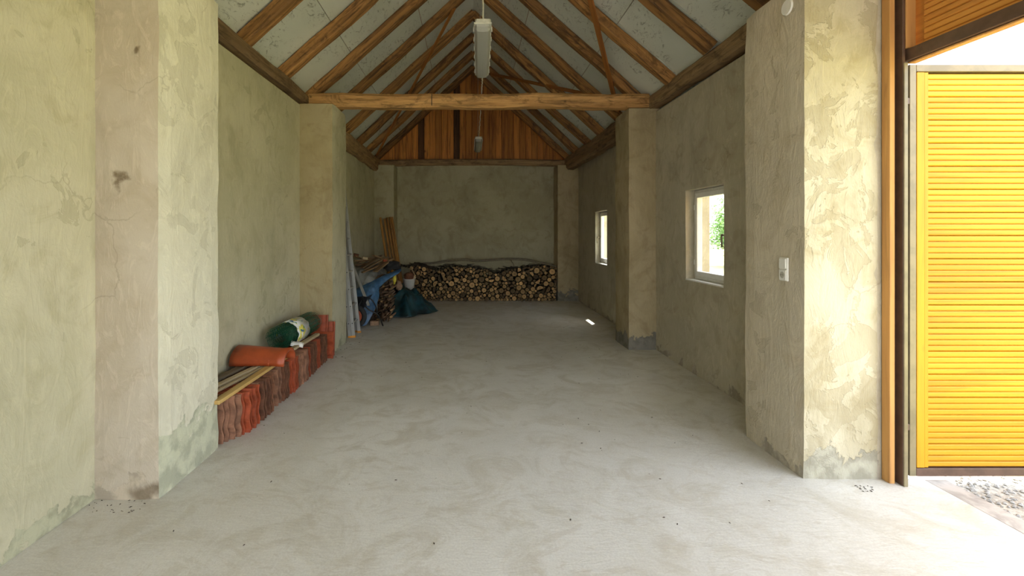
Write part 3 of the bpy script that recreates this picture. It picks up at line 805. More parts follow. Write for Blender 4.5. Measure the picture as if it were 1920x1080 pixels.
for c, cnt, lab in runs:
    xo = random.uniform(-.012, .012)
    for i in range(cnt):
        if Y < 3.68: xo = -.10+.10*(Y-3.47)/.18
        cc = c if random.random() < .8 or c == 'red' else random.choice(('brown', 'pale', 'red'))
        o = bpy.data.objects.new('roof_tile', tm[cc]); COL.objects.link(o)
        o.location = (-1.772+xo+random.uniform(-.016, .012), Y+random.uniform(-.006, .006), .0)
        o.rotation_euler = (random.uniform(-.04, .02), 0, random.uniform(-.02, .02))
        o.scale = (1, 1, random.uniform(.985, 1.02))
        tag(o, lab, 'roof tile', lab.replace('roof tile', 'roof tiles', 1)); Y += pitch
# bright red tiles standing against the pier
def flat_tile(name, w, h, mat, loc, rot, lab):
    pr = []
    for k in range(25):
        t = k/24; u = t*w
        v = .012*max(0, math.sin(PI*(t-.55)/.35)) if .55 < t < .9 else 0
        if .18 < t < .22 or .92 < t < .96: v = .008
        pr.append((u, v))
    V = [(u, -v-th, z_) for th in (0, .014) for z_ in (0, h*.5, h) for (u, v) in pr]
    n = 25; Fc = []
    for s in (0, 1):
        for j in range(2):
            for i in range(n-1):
                a = s*75+j*n+i; Fc.append((a, a+1, a+n+1, a+n))
    for j in range(2):
        for i in (0, n-1): a = j*n+i; Fc.append((a, a+n, a+n+75, a+75))
    for i in range(n-1):
        for j in (0, 2): a = j*n+i; Fc.append((a, a+1, a+76, a+75))
    o = mk(name, V, Fc, mat, loc=loc, rot=rot); tag(o, lab, 'roof tile'); return o
flat_tile('roof_tile', .32, .54, M['clay_red'], (-2.16, 5.90, .0), (-.13, 0, 0), 'clean red interlocking tile standing upright against the middle left pier')
flat_tile('roof_tile', .32, .44, M['clay_red'], (-2.09, 6.0, .0), (-.08, 0, 0), 'shorter red tile standing just behind the upright red one')
# red end tile of the row
o = bpy.data.objects.new('roof_tile', tile_mesh('roof_tile_end', M['clay_red'], L=.3, amp=.018, ph=2.2)); COL.objects.link(o)
o.location = (-1.745, 5.855, 0); o.rotation_euler = (-.06, 0, -.1)
tag(o, 'bright red wavy tile at the very far end of the tile row', 'roof tile')

# ridge tiles (half round)
def ridge(L, r, th, lab, loc, rot, mat):
    V = []; n = 14; m = 7
    for s in (0, 1):
        for i in range(m):
            x = i*L/(m-1); rr = r*(1-.10*i/(m-1)) - (th if s else 0) + (.008 if (i == m-1 and not s) else 0)
            for k in range(n+1):
                a = PI*k/n
                V.append((x, math.cos(a)*rr, math.sin(a)*rr*1.05))
    q = n+1; t = m*q; Fc = []
    for s in (0, 1):
        for i in range(m-1):
            for k in range(n): a = s*t+i*q+k; Fc.append((a, a+1, a+q+1, a+q))
    for i in (0, m-1):
        for k in range(n): a = i*q+k; Fc.append((a, a+1, t+a+1, t+a))
    for i in range(m-1):
        for k in (0, n): a = i*q+k; Fc.append((a, a+q, t+a+q, t+a))
    o = mk('ridge_tile', V, Fc, mat, loc=loc, rot=rot, smooth=True); tag(o, lab, 'roof tile'); return o
ridge(.50, .135, .014, 'orange terracotta half-round ridge tile lying across the battens', (-2.20, 4.36, .395), (.05, .03, -.06), M['clay_orange'])
ridge(.36, .118, .012, 'second ridge tile nested under the big orange one, its edge showing', (-2.21, 4.32, .385), (.06, 0, .02), M['clay_orange'])

# battens on the tiles
def batten(a, b_, w, h, mat, lab, roll=0):
    a, b_ = Vector(a), Vector(b_); d = b_-a
    bm = bmesh.new(); box(bm, -w/2, w/2, 0, d.length, 0, h, .002)
    for v in bm.verts: v.co.x += .004*math.sin(v.co.y*3)
    o = bmo('wood_batten', bm, mat, loc=a)
    o.rotation_euler = (math.atan2(d.z, math.hypot(d.x, d.y)), roll, math.atan2(-d.x, d.y))
    tag(o, lab, 'batten'); return o
batten((-1.865, 3.36, .342), (-1.85, 4.62, .345), .06, .028, M['yellow_batten'], 'yellow sawn batten lying lengthwise on the near end of the tile row')
batten((-1.86, 4.55, .376), (-1.865, 5.62, .346), .05, .03, M['pale_batten'], 'pale batten beside the green roll, running towards the middle pier')
batten((-2.12, 3.30, .342), (-1.95, 4.45, .345), .05, .026, M['pale_batten'], 'pale split batten next to the yellow one, end under the ridge tile')
batten((-2.04, 3.32, .342), (-1.90, 4.35, .345), .028, .02, M['pale_batten'], 'thin pale lath squeezed between the yellow and the split batten')
batten((-2.205, 3.35, .342), (-2.10, 4.45, .345), .07, .022, M['grey_batten'], 'dark grey-brown batten nearest the wall on the tile row')

# ------------------------------------------------------------------ roll of green fence mesh
roll = empty('fence_roll', (-2.02, 4.83, .485), (0, 0, -.035)); LR = .92; RR = .132
tag(roll, 'roll of green welded wire fencing with printed band, lying on the tiles', 'wire roll')
parts = []
turns = 5.5
def sp(t, seed=0): # t in 0..1 over the spiral, inner to outer
    r = .055+(RR-.055)*t; a = t*turns*2*PI
    return math.cos(a)*r*(1+.02*math.sin(a*3+seed)), math.sin(a)*r
ny = 19
for j in range(ny):
    y = LR*j/(ny-1); n = 140 if j < 2 else 90
    t0 = 0 if j < 2 or j == ny-1 else .25
    pts = []
    for i in range(n+1):
        t = t0+(1-t0)*i/n; x, z_ = sp(t); pts.append((x, y+.004*math.sin(i), z_))
    parts.append(tube(pts, .0024, 3))
arc = 0; t = 0
while t < 1:
    x, z_ = sp(t)
    parts.append(tube([(x, -.003, z_), (x, LR*.5, z_), (x, LR+.003, z_)], .0024, 3))
    r = .055+(RR-.055)*t; t += .05/(r*turns*2*PI)
V, Fc = join(parts); mk('wire_mesh', V, Fc, M['green_wire'], roll)
V = []; n = 30
for i in range(2):
    for k in range(n+1):
        a = -.9+k/n*(PI+1.3); rr = RR+.006+.002*math.sin(k*2.1)
        V.append((math.cos(a)*rr, (.20, .52)[i]+.012*math.sin(k*1.3+i), math.sin(a)*rr))
Fc = [(k, k+1, n+2+k, n+1+k) for k in range(n)]
o = mk('printed_band', V, Fc, M['printed'], roll, smooth=True)
sm = o.modifiers.new('t', 'SOLIDIFY'); sm.thickness = .001
o['label'] = 'white plastic band with yellow, green and blue print'
bm = bmesh.new()
bmesh.ops.create_grid(bm, x_segments=8, y_segments=5, size=.5)
for v in bm.verts:
    v.co = Vector((v.co.x*.13, v.co.y*.06, .006*math.sin(v.co.x*9)+.008*math.cos(v.co.y*7)))
o = bmo('paper_tag', bm, M['white_plastic'], roll, smooth=True, loc=(.155, .12, -.08), rot=(.9, .2, .3)); o['label'] = 'crumpled white paper tag'
sm = o.modifiers.new('t', 'SOLIDIFY'); sm.thickness = .001

# ------------------------------------------------------------------ lamps and cables
def lamp(loc, yaw, lab):
    L = 1.27
    root = empty('strip_lamp', loc, (0, 0, yaw)); tag(root, lab, 'lamp', 'strip lamps hung along the ridge')
    def loft(sections, mat, name, par, smooth=False):
        V = []; m = len(sections[0][1])
        for y, pr in sections: V += [(x, y, z_) for x, z_ in pr]
        Fc = [(i*m+k, i*m+(k+1) % m, (i+1)*m+(k+1) % m, (i+1)*m+k) for i in range(len(sections)-1) for k in range(m)]
        Fc += [tuple(range(m)), tuple((len(sections)-1)*m+k for k in range(m))]
        return mk(name, V, Fc, mat, par, smooth)
    def pr(w0, w1, z0, z1): return [(-w0, z0), (-w1, z1), (w1, z1), (w0, z0)]
    loft([(0, pr(.062, .05, .055, .088)), (.03, pr(.076, .066, .05, .098)), (L-.03, pr(.076, .066, .05, .098)), (L, pr(.062, .05, .055, .088))], M['lamp_housing'], 'lamp_housing', root)
    loft([(-.004, pr(.072, .076, .046, .056)), (L+.004, pr(.072, .076, .046, .056))], M['lamp_housing'], 'lamp_rim', root)
    def dp(w, z0): return [(-w, .046), (-w*.93, .022), (-w*.72, z0+.003), (-w*.4, z0), (0, z0-.002), (w*.4, z0), (w*.72, z0+.003), (w*.93, .022), (w, .046)]
    loft([(.004, dp(.055, .022)), (.05, dp(.068, .0)), (L-.05, dp(.068, .0)), (L-.004, dp(.055, .022))], M['diffuser'], 'lamp_cover', root)
    for q in range(6):
        for s in (-1, 1):
            boxobj('clip', s*.079-.004, s*.079+.004, .12+q*(L-.24)/5-.012, .12+q*(L-.24)/5+.012, .032, .068, M['lamp_housing'], root, .001)
    V, Fc = tube([(0, .12, .03), (0, L-.12, .03)], .013, 10); mk('lamp_tube', V, Fc, M['white_plastic'], root, smooth=True)
lamp((.11, 3.88, 3.325), -.02, 'near grey strip lamp hanging in front of the golden tie beam')
lamp((.17, 8.85, 3.37), .0, 'far grey strip lamp hanging in front of the boarded gable')
def cable(pts, r, lab, mat=M['cable'], twist=0):
    # smooth through points with Catmull-Rom
    pts = [Vector(p) for p in pts]; q = [pts[0]*2-pts[1]]+pts+[pts[-1]*2-pts[-2]]; out = []
    for i in range(1, len(q)-2):
        for s in range(10):
            t = s/10; a, b_, c, d = q[i-1], q[i], q[i+1], q[i+2]
            out.append(.5*((2*b_)+(c-a)*t+(2*a-5*b_+4*c-d)*t*t+(3*b_-a-3*c+d)*t**3))
    out.append(pts[-1])
    if twist:
        out = [p+Vector((math.sin(i*1.9), 0, math.cos(i*2.3)))*twist for i, p in enumerate(out)]
    V, Fc = tube(out, r, 6); o = mk('power_cable', V, Fc, mat, smooth=True); tag(o, lab, 'cable'); return o
cable([(.085, 3.93, 5.55), (.10, 3.93, 4.6), (.108, 3.93, 3.9), (.115, 3.93, 3.415)], .008, 'whitish cable dropping from the ridge to the near lamp', twist=.002)
cable([(.14, 5.15, 3.40), (.15, 5.5, 3.44), (.155, 6.0, 3.50), (.16, 6.22, 3.522), (.16, 6.44, 3.518), (.165, 7.4, 3.44), (.168, 8.3, 3.42), (.17, 8.92, 3.47)], .007, 'whitish cable from the near lamp over the tie beam to the far lamp', twist=.004)
cable([(.17, 10.08, 3.46), (.16, 10.4, 3.38), (.14, 10.84, 3.32)], .004, 'short dark cord from the far lamp to the gable tie beam', M['black_tube'])
for zc in ((.11, 4.95), (.17, 9.0), (.17, 9.95)):
    V, Fc = tube([(zc[0]+.0, zc[1], zp(.1, zc[1])-.01), (zc[0], zc[1], 3.42 if zc[1] < 6 else 3.465)], .0012, 4)
    o = mk('hanging_wire', V, Fc, M['galv']); tag(o, {4.95: 'fine wire holding the far end of the near lamp', 9.0: 'fine wire holding the near end of the far lamp', 9.95: 'fine wire holding the far end of the far lamp'}[zc[1]], 'wire')

# ------------------------------------------------------------------ switch, socket and round cover on the near right pier
sw = empty('switch_socket', (2.166, 0, 0)); sw.location = (2.166, 3.155, 1.352)
tag(sw, 'white light switch above a round socket on the near right pier', 'switch')
boxobj('back_plate', -.012, .002, -.04, .04, -.08, .08, M['white_plastic'], sw, .003)
boxobj('rocker', -.02, -.012, -.032, .032, .006, .072, M['white_plastic'], sw, .002)
boxobj('socket_plate', -.018, -.012, -.034, .034, -.074, -.004, M['white_plastic'], sw, .002)
V, Fc = tube([(-.0185, 0, -.039), (-.0195, 0, -.039)], .022, 20); o = mk('socket_well', V, Fc, M['lamp_housing'], sw)
for s in (-1, 1):
    V, Fc = tube([(-.0198, s*.009, -.039), (-.0205, s*.009, -.039)], .0028, 8); mk('socket_hole', V, Fc, M['dark_hole'], sw)
V, Fc = tube([(2.170, 3.13, 3.14), (2.158, 3.13, 3.14)], [.052, .049], 28); o = mk('junction_cover', V, Fc, M['white_plastic']); tag(o, 'round white junction cover high on the near right pier', 'cover')

# ------------------------------------------------------------------ ladder
lad = empty('ladder', (-1.80, 7.0, 0)); lad.rotation_euler = (0, -.105, 0)
tag(lad, 'aluminium extension ladder leaning on the left wall behind the middle pier', 'ladder')
HL = 3.28
for sec, (xo, ww) in enumerate(((0.0, .34), (-.058, .40))):
    for s, yy in enumerate((0.0, ww)):
        bm = bmesh.new(); box(bm, xo, xo+.052, yy, yy+.022, .03, HL-(.0 if sec == 0 else .1), .002)
        o = bmo('rail', bm, M['galv'], lad)
        hol = []
        for q in range(12):
            z_ = .22+q*.26
            if z_ < HL-.2: hol.append(tube([(xo+.028, yy-.0015, z_), (xo+.028, yy+.0005, z_)], .008, 8))
        if s == 0:
            V, Fc = join(hol); o2 = mk('rung_holes', V, Fc, M['dark_hole'], o); o2['kind'] = 'stuff'
        f_ = boxobj('foot', xo-.003, xo+.056, yy-.004, yy+.028, .0, .032, M['orange_plastic'], lad, .003)
    for q in range(12):
        z_ = .22+q*.26
        if z_ < HL-.15:
            V, Fc = tube([(xo+.028, .02, z_), (xo+.028, ww, z_)], .014, 8); mk('rung', V, Fc, M['galv'], lad, smooth=True)

# ------------------------------------------------------------------ sheets
def sheet(name, rowpts, mat, fold=.03, seed=0, sub=8, thick=.003, freq=5.):
    """rowpts: rows of Vectors, interpolated bilinearly with smooth steps and folded by noise"""
    R, C = len(rowpts), len(rowpts[0]); nr, nc = (R-1)*sub, (C-1)*sub; V = []
    def cr(a, b_, c, d, t): return .5*((2*b_)+(c-a)*t+(2*a-5*b_+4*c-d)*t*t+(3*b_-a-3*c+d)*t**3)
    def row(r, u):
        i = min(int(u), C-2); t = u-i; p = rowpts[r]
        return cr(p[max(i-1, 0)], p[i], p[i+1], p[min(i+2, C-1)], t)
    for j in range(nr+1):
        v = j/sub; r = min(int(v), R-2); t = v-r
        for i in range(nc+1):
            u = i/sub
            p = cr(row(max(r-1, 0), u), row(r, u), row(r+1, u), row(min(r+2, R-1), u), t)
            k1 = 1-abs(noise.noise(Vector((p.x*freq, p.z*freq*.4, p.y*freq*.6+seed))))*2
            d = noise.noise_vector(Vector((p.x*freq*1.5, p.y*freq*1.5, p.z*freq+seed*3)))
            V.append(p+Vector((d.x*.3, -k1*.8+d.y*.5, k1*.45+d.z*.4))*fold)
    Fc = [(j*(nc+1)+i, j*(nc+1)+i+1, (j+1)*(nc+1)+i+1, (j+1)*(nc+1)+i) for j in range(nr) for i in range(nc)]
    o = mk(name, V, Fc, mat, smooth=True); sm = o.modifiers.new('t', 'SOLIDIFY'); sm.thickness = thick; return o

# grey sheet heaped over the scrap wood behind the barrow
rows_ = []
for (yy, hh) in ((8.25, .42), (8.3, .80), (8.5, .93), (8.9, 1.0), (9.35, .93), (9.5, .25)):
    rows_.append([Vector((x, yy, max(.02, hh-e))) for x, e in ((-2.2, .05), (-2.05, .0), (-1.9, .0), (-1.76, .06), (-1.66, .28))])
o = sheet('grey_sheet', rows_, M['grey_cloth'], .045, 3, 7, freq=6)
tag(o, 'crumpled grey sheet over the heap, under the loose slats', 'sheet')

# blue tarpaulin
def row_px(Y, *pp):
    Ys = Y if isinstance(Y, (list, tuple)) else [Y]*len(pp)
    return [P(a, b_, y) for (a, b_), y in zip(pp, Ys)]
rb = [row_px((8.15, 8.25, 8.4, 8.75), (664, 543), (690, 532), (716, 519), (751, 504)),
      row_px((8.0, 8.1, 8.25, 8.6), (664, 553), (686, 545), (712, 528), (750, 511)),
      row_px((7.95, 8.0, 8.1, 8.25), (664, 565), (682, 562), (700, 555), (715, 534)),
      row_px((7.92, 7.95, 8.0, 8.1), (665, 582), (680, 580), (697, 575), (711, 558)),
      row_px((7.90, 7.92, 7.95, 8.0), (668, 600), (678, 598), (690, 592), (703, 581)),
      row_px((7.86, 7.86, 7.88, 7.9), (672, 611), (677, 611), (682, 611), (688, 608))]
o = sheet('blue_tarpaulin', rb, M['blue_tarp'], .022, 9, 8, freq=7)
tag(o, 'blue tarpaulin draped over the heap behind the ladder', 'tarpaulin')

# dark green tarpaulin on the floor
V = []; nx, ny_ = 56, 44
cx, cy, ax, ay = -1.31, 9.28, .58, .62
for j in range(ny_+1):
    for i in range(nx+1):
        u, v = i/nx*2-1, j/ny_*2-1
        # map the square to a wobbly disc
        x = u*math.sqrt(1-v*v/2); y = v*math.sqrt(1-u*u/2); r = math.hypot(x, y); a = math.atan2(y, x)
        wob = 1+.10*math.sin(3*a+.7)+.07*math.sin(5*a+2)+.04*math.sin(9*a)
        X, Yv = cx+x*ax*wob, cy+y*ay*wob
        h = (1-r**3.0)
        top = .25+.23*max(0, min(1, (cx+.48-X)/.62))+.10*max(0, v)
        rid = 1-abs(noise.noise(Vector((X*3+Yv*1.5, Yv*2.2-X, 3.))))*2.2
        rid2 = 1-abs(noise.noise(Vector((X*7+Yv*3, Yv*6, 8.))))*2
        z_ = max(.006+.012*r, top*h*(.58+.55*rid)+.06*rid2*h)
        z_ += .03*h*(1-abs(noise.noise(Vector((X*4-Yv*7, Yv*4, 5.))))*3)
        V.append((X, Yv, max(.006, z_)))
Fc = [(j*(nx+1)+i, j*(nx+1)+i+1, (j+1)*(nx+1)+i+1, (j+1)*(nx+1)+i) for j in range(ny_) for i in range(nx)]
o = mk('green_tarpaulin', V, Fc, M['green_tarp'], smooth=True); sm = o.modifiers.new('t', 'SOLIDIFY'); sm.thickness = .003; sm.offset = 1
tag(o, 'dark green tarpaulin crumpled in a mound on the floor before the logs', 'tarpaulin')

# ------------------------------------------------------------------ wheelbarrow under the tarpaulin
wbw = empty('wheelbarrow', (-1.93, 7.72, .0)); tag(wbw, 'wheelbarrow with red hub and black tube frame, half hidden behind the ladder', 'wheelbarrow')
V = []; n = 28; m = 10; RW, rt = .155, .042
for i in range(n):
    a = 2*PI*i/n
    for k in range(m):
        b_ = 2*PI*k/m; r = RW+rt*math.cos(b_)
        V.append((math.cos(a)*r, rt*math.sin(b_)*.9, .2+math.sin(a)*r))
Fc = [(i*m+k, i*m+(k+1) % m, ((i+1) % n)*m+(k+1) % m, ((i+1) % n)*m+k) for i in range(n) for k in range(m)]
wh = mk('tyre', V, Fc, M['tyre'], wbw, smooth=True)
V, Fc = join([tube([(0, -.03, .2), (0, -.022, .2), (0, .022, .2), (0, .03, .2)], [.05, .115, .115, .05], 20)]); mk('wheel_hub', V, Fc, M['red_hub'], wbw, smooth=False)
V, Fc = tube([(0, -.09, .2), (0, .09, .2)], .011, 8); mk('axle', V, Fc, M['black_tube'], wbw)
def wp(px, py, Y): return P(px, py, Y)-Vector((-1.93, 7.72, 0))
def spline(pts, n=8):
    pts = [Vector(p) for p in pts]; q = [pts[0]*2-pts[1]]+pts+[pts[-1]*2-pts[-2]]; out = []
    for i in range(1, len(q)-2):
        for s in range(n):
            t = s/n; a, b_, c, d = q[i-1], q[i], q[i+1], q[i+2]
            out.append(.5*((2*b_)+(c-a)*t+(2*a-5*b_+4*c-d)*t*t+(3*b_-a-3*c+d)*t**3))
    return out+[pts[-1]]
V, Fc = tube(spline([wp(679, 556, 7.8), (wp(694, 560, 7.75)), wp(702, 569, 7.75), wp(706, 580, 7.8), wp(709, 597, 7.9)]), .011, 8); mk('frame_tube', V, Fc, M['black_tube'], wbw, smooth=True)
V, Fc = tube(spline([wp(680, 557, 7.75), wp(684, 572, 7.7), wp(692, 581, 7.68), wp(706, 588, 7.7), wp(712, 596, 7.75), wp(718, 611, 7.9)]), .012, 8); mk('frame_tube', V, Fc, M['black_tube'], wbw, smooth=True)
V, Fc = tube([(0, -.09, .2), wp(672, 575, 7.65), wp(680, 557, 7.76)], .011, 8); mk('frame_tube', V, Fc, M['black_tube'], wbw, smooth=True)
# tray (mostly hidden)
bm = bmesh.new()
bot = [(-.15, .12, .32), (.12, .12, .32), (.12, .5, .32), (-.15, .5, .32)]; top = [(-.22, .06, .52), (.2, .06, .52), (.22, .62, .52), (-.24, .62, .52)]
vs = [bm.verts.new(v) for v in bot+top]
bm.faces.new(vs[:4]);
for k in range(4): bm.faces.new([vs[k], vs[(k+1) % 4], vs[4+(k+1) % 4], vs[4+k]])
o = bmo('tray', bm, M['black_tube'], wbw); sm = o.modifiers.new('t', 'SOLIDIFY'); sm.thickness = .004

# grey metal strip leaning in front of the blue sheet
a, b_ = P(691, 573, 7.82), P(661, 497, 8.1)
o = timber('metal_strip', a, b_, .05, .02, M['galv'], rough=.0003, chamfer=.1, step=.4); tag(o, 'grey metal strip propped against the blue tarpaulin', 'strip')
# ------------------------------------------------------------------ kindling below the blue tarpaulin
random.seed(5)
sm_, = [None]
stick_meshes = []
for i in range(6):
    r = 1; n = 6
    V, Fc = tube([(0, 0, 0), (.08*(i % 3-1), .5, .05), (0, 1, .0)], [1, .95, .85], n)
    me = bpy.data.meshes.new('kindling_stick')
    V = [(v[0] if abs(v[0]) > .2 else v[0], v[1], v[2]) for v in V]
    me.from_pydata([tuple(v) for v in V], [], Fc); me.materials.append(M['twig']); me.materials.append(M['log_end'])
    bm = bmesh.new(); bm.from_mesh(me); bmesh.ops.recalc_face_normals(bm, faces=bm.faces)
    for f in bm.faces:
        if len(f.verts) > 4: f.material_index = 1 if i % 2 else 0
    bm.to_mesh(me); bm.free(); stick_meshes.append(me)
kd = [(a/1000, b_/1000, c/1000) for a, b_, c in [(-1564,27,27),(-1718,32,32),(-1465,40,40),(-1657,29,29),(-1772,23,23),(-1608,62,30),(-1527,71,30),(-1760,73,28),(-1683,83,30),(-1476,118,39),(-1573,117,34),(-1730,131,37),(-1637,122,30),(-1528,160,28),(-1604,183,39),(-1440,189,40),(-1680,186,37),(-1776,170,24),(-1742,207,28),(-1539,228,40),(-1642,244,32),(-1471,256,34),(-1699,244,24),(-1775,248,25),(-1591,266,24),(-1734,298,40),(-1520,292,27),(-1658,311,37),(-1428,301,28),(-1568,308,23),(-1478,330,29),(-1602,350,31),(-1535,354,33),(-1767,363,33),(-1701,368,34),(-1429,361,29),(-1644,388,26),(-1482,397,35),(-1574,406,32),(-1739,416,28),(-1678,445,41),(-1525,459,40),(-1440,460,40),(-1774,456,26),(-1603,473,39),(-1731,503,38),(-1658,509,26),(-1483,528,41),(-1562,538,38),(-1628,558,31),(-1689,553,28),(-1749,574,36),(-1441,599,41),(-1518,583,24),(-1584,610,37),(-1666,605,29),(-1720,641,36),(-1522,641,33),(-1634,660,35),(-1458,679,41),(-1776,664,24),(-1572,678,30),(-1690,712,41),(-1522,716,33),(-1774,715,26),(-1613,720,29),(-1423,86,23),(-1743,776,42),(-1569,760,31),(-1646,763,26),(-1680,802,26),(-1611,799,25),(-1471,741,23)]]
kd2 = []
for (x, z_, r) in kd:
    if r < .029: kd2.append((x, z_, r)); continue
    a0 = random.random()*6
    for q in range(3): kd2.append((x+math.cos(a0+q*2.094)*r*.535, max(r*.46, z_+math.sin(a0+q*2.094)*r*.535), r*.46))
for (x, z_, r) in kd2:
    o = bpy.data.objects.new('kindling_stick', random.choice(stick_meshes)); COL.objects.link(o)
    o.location = (x, 8.28+random.uniform(-.03, .05)+.12*z_, z_); o.scale = (r*.98, random.uniform(.35, .45), r*.98)
    o.rotation_euler = (random.uniform(-.02, .02), random.uniform(0, 6.28), random.uniform(-.05, .05))
    lo = 'lower' if z_ < .3 else ('middle' if z_ < .58 else 'upper')
    lr = 'left' if x < -1.6 else 'right'
    tag(o, 'brown kindling stick, %s %s in the bundle beside the blue tarpaulin' % (lo, lr), 'stick', 'kindling sticks, %s %s' % (lo, lr))

# loose slats on top of the heap
slats = [((664, 489), (706, 484), 8.5, 'flat grey slat lying level at the back of the slat heap'),
         ((672, 492), (716, 478), 8.7, 'dark slat rising to the right at the back of the heap'),
         ((678, 502), (712, 480), 8.45, 'long brown slat crossing the heap, uppermost on the left'),
         ((683, 505), (724, 481), 8.4, 'brown slat lying parallel below the uppermost one'),
         ((679, 511), (727, 489), 8.3, 'narrow orange brown slat in front of the brown ones'),
         ((703, 509), (724, 491), 8.25, 'short broad grey-brown board end at the front of the slat heap'),
         ((690, 484), (729, 482), 8.75, 'reddish slat pointing towards the leaning poles'),
         ((665, 481), (690, 487), 8.8, 'short dark slat at the left back of the heap'),
         ((700, 479), (732, 490), 8.6, 'dark brown slat sloping down towards the poles'),
         ((668, 497), (690, 493), 8.5, 'thin pale slat end beside the ladder'),
         ((712, 495), (735, 484), 8.6, 'orange brown slat end nearest the poles')]
for i, (a, b_, Y, lab) in enumerate(slats):
    A, B = P(a[0], a[1], Y), P(b_[0], b_[1], Y+.45)
    B = P(b_[0]+1, b_[1]+1, Y+.35); 
    o = timber('scrap_lath', A, B, .06+.02*(i % 3), .022, M['scrap_wood'], rough=.001, chamfer=.1, seed=i, step=.3)
    tag(o, lab, 'slat', 'loose slats on the heap')
for (px, py, s, mt, lab) in ((684, 484, .05, 'pale_batten', 'small pale wood block on the slat heap'), (668, 478, .045, 'clay_brown', 'reddish brown clay lump at the back left of the heap'), (722, 489, .04, 'clay_orange', 'orange cut wood end on the slat heap')):
    p = P(px, py, 8.65)
    o = boxobj('wood_block', -s, s, -s*.7, s*.7, -s*.5, s*.5, M[mt], bev=.006, loc=p, rot=(.1, .2, .5)); tag(o, lab, 'block')
# dark rag and yellow plastic at the corner of the blue sheet
def lump(name, c, r, mat, lab, cat, seed=0, amp=.35):
    bm = bmesh.new(); bmesh.ops.create_icosphere(bm, subdivisions=3, radius=1)
    for v in bm.verts:
        p = v.co.copy(); k_ = 1+amp*noise.noise(p*1.7+Vector((seed, 0, 0)))+amp*.5*(1-abs(noise.noise(p*3.5+Vector((0, seed, 0))))*2)
        v.co = Vector((p.x*r[0]*k_, p.y*r[1]*k_, p.z*r[2]*k_))
    o = bmo(name, bm, mat, smooth=True, loc=c); tag(o, lab, cat); return o
lump('dark_rag', P(733, 499, 8.75), (.14, .12, .065), M['dark_hole'], 'crumpled black plastic above the corner of the blue tarpaulin', 'plastic', 3, .9)
lump('yellow_bag', P(740, 523, 8.62), (.03, .05, .08), M['yellow_plastic'], 'yellow plastic bag tip below the corner of the blue tarpaulin', 'bag', 5)
lump('grey_bag', P(730, 525, 8.65), (.085, .08, .06), M['grey_cloth'], 'grey cloth bundle on top of the kindling', 'bundle', 8)
lump('work_glove', P(748, 536, 9.0), (.06, .06, .09), M['twig'], 'dusty pinkish cloth hanging between kindling and bucket', 'cloth', 12)
o = boxobj('brick', -.075, .075, -.055, .055, 0, .075, M['brick_mat'], bev=.008, loc=(-1.66, 7.98, .0), rot=(0, 0, .15)); tag(o, 'single old brick on the floor below the blue tarpaulin', 'brick')

# ------------------------------------------------------------------ poles leaning in the far left corner
poles = [(713, 408, 727, 500, 10.45, .030, 'leftmost golden pole leaning in the far left corner'),
         (721, 410, 734, 500, 10.55, .028, 'dark second pole from the left in the corner'),
         (726, 408, 740, 500, 10.5, .030, 'golden pole third from the left in the corner'),
         (731, 407, 746, 505, 10.5, .028, 'golden pole fourth from the left in the corner'),
         (735, 407, 750, 510, 10.55, .026, 'golden pole fifth from the left in the corner'),
         (741, 446, 751, 512, 10.6, .026, 'short reddish pole, rightmost in the corner')]
for i, (xa, ya, xb, yb_, Y, r, lab) in enumerate(poles):
    top = P(xa, ya, Y); bt = P(xb, yb_, Y-.12); d = bt-top; k_ = (top.z)/(top.z-bt.z); bot = top+d*k_
    n = 14; pts = [bot.lerp(top, t/n)+Vector((.006*noise.noise(Vector((t*.6, i, 0))), .006*noise.noise(Vector((t*.6, i, 7))), 0)) for t in range(n+1)]
    V, Fc = tube(pts, [r*(1-.12*t/n)*(1+.06*noise.noise(Vector((t, i, 3)))) for t in range(n+1)], 10)
    o = mk('wooden_pole', V, Fc, M['pole_wood'], smooth=True); tag(o, lab, 'pole', 'poles leaning in the far corner')

# ------------------------------------------------------------------ bucket
bk = empty('bucket', (-1.32, 9.98, .345)); tag(bk, 'white plastic bucket full of scraps standing between the tarpaulin and the logs', 'bucket')
V = []; n = 28; prof = [(.0, .0), (.098, .0), (.104, .01), (.128, .25), (.136, .252), (.136, .262), (.126, .262), (.122, .25), (.098, .014), (0, .014)]
for (r, z_) in prof:
    for k in range(n): V.append((math.cos(2*PI*k/n)*r, math.sin(2*PI*k/n)*r, z_))
Fc = [(i*n+k, i*n+(k+1) % n, (i+1)*n+(k+1) % n, (i+1)*n+k) for i in range(len(prof)-1) for k in range(n)]
mk('bucket_body', V, Fc, M['white_plastic'], bk, smooth=True)
V, Fc = tube(spline([(.132, 0, .22), (.10, -.13, .10), (0, -.17, .06), (-.10, -.13, .10), (-.132, 0, .22)]), .0025, 5); mk('bail_handle', V, Fc, M['galv'], bk)
o = boxobj('rubble_board', -.16, .16, -.14, .14, .0, .345, M['scrap_wood'], bev=.02, loc=(-1.30, 9.98, 0)); tag(o, 'wooden chopping block under the white bucket', 'block')
lump('brown_cloth', (-1.33, 9.98, .66), (.10, .09, .075), M['clay_brown'], 'dark reddish scrap heaped in the white bucket', 'scrap', 21)
o = boxobj('wood_block', -.03, .03, -.02, .02, -.015, .07, M['pale_batten'], bev=.003, loc=(-1.24, 9.96, .62), rot=(.2, .9, .4)); tag(o, 'pale wood offcut sticking out of the bucket', 'block')
V, Fc = tube([P(779, 517, 9.93), P(769, 500, 9.9)], .007, 6); o = mk('stick', V, Fc, M['pale_batten']); tag(o, 'thin pale stick standing in the white bucket', 'stick')

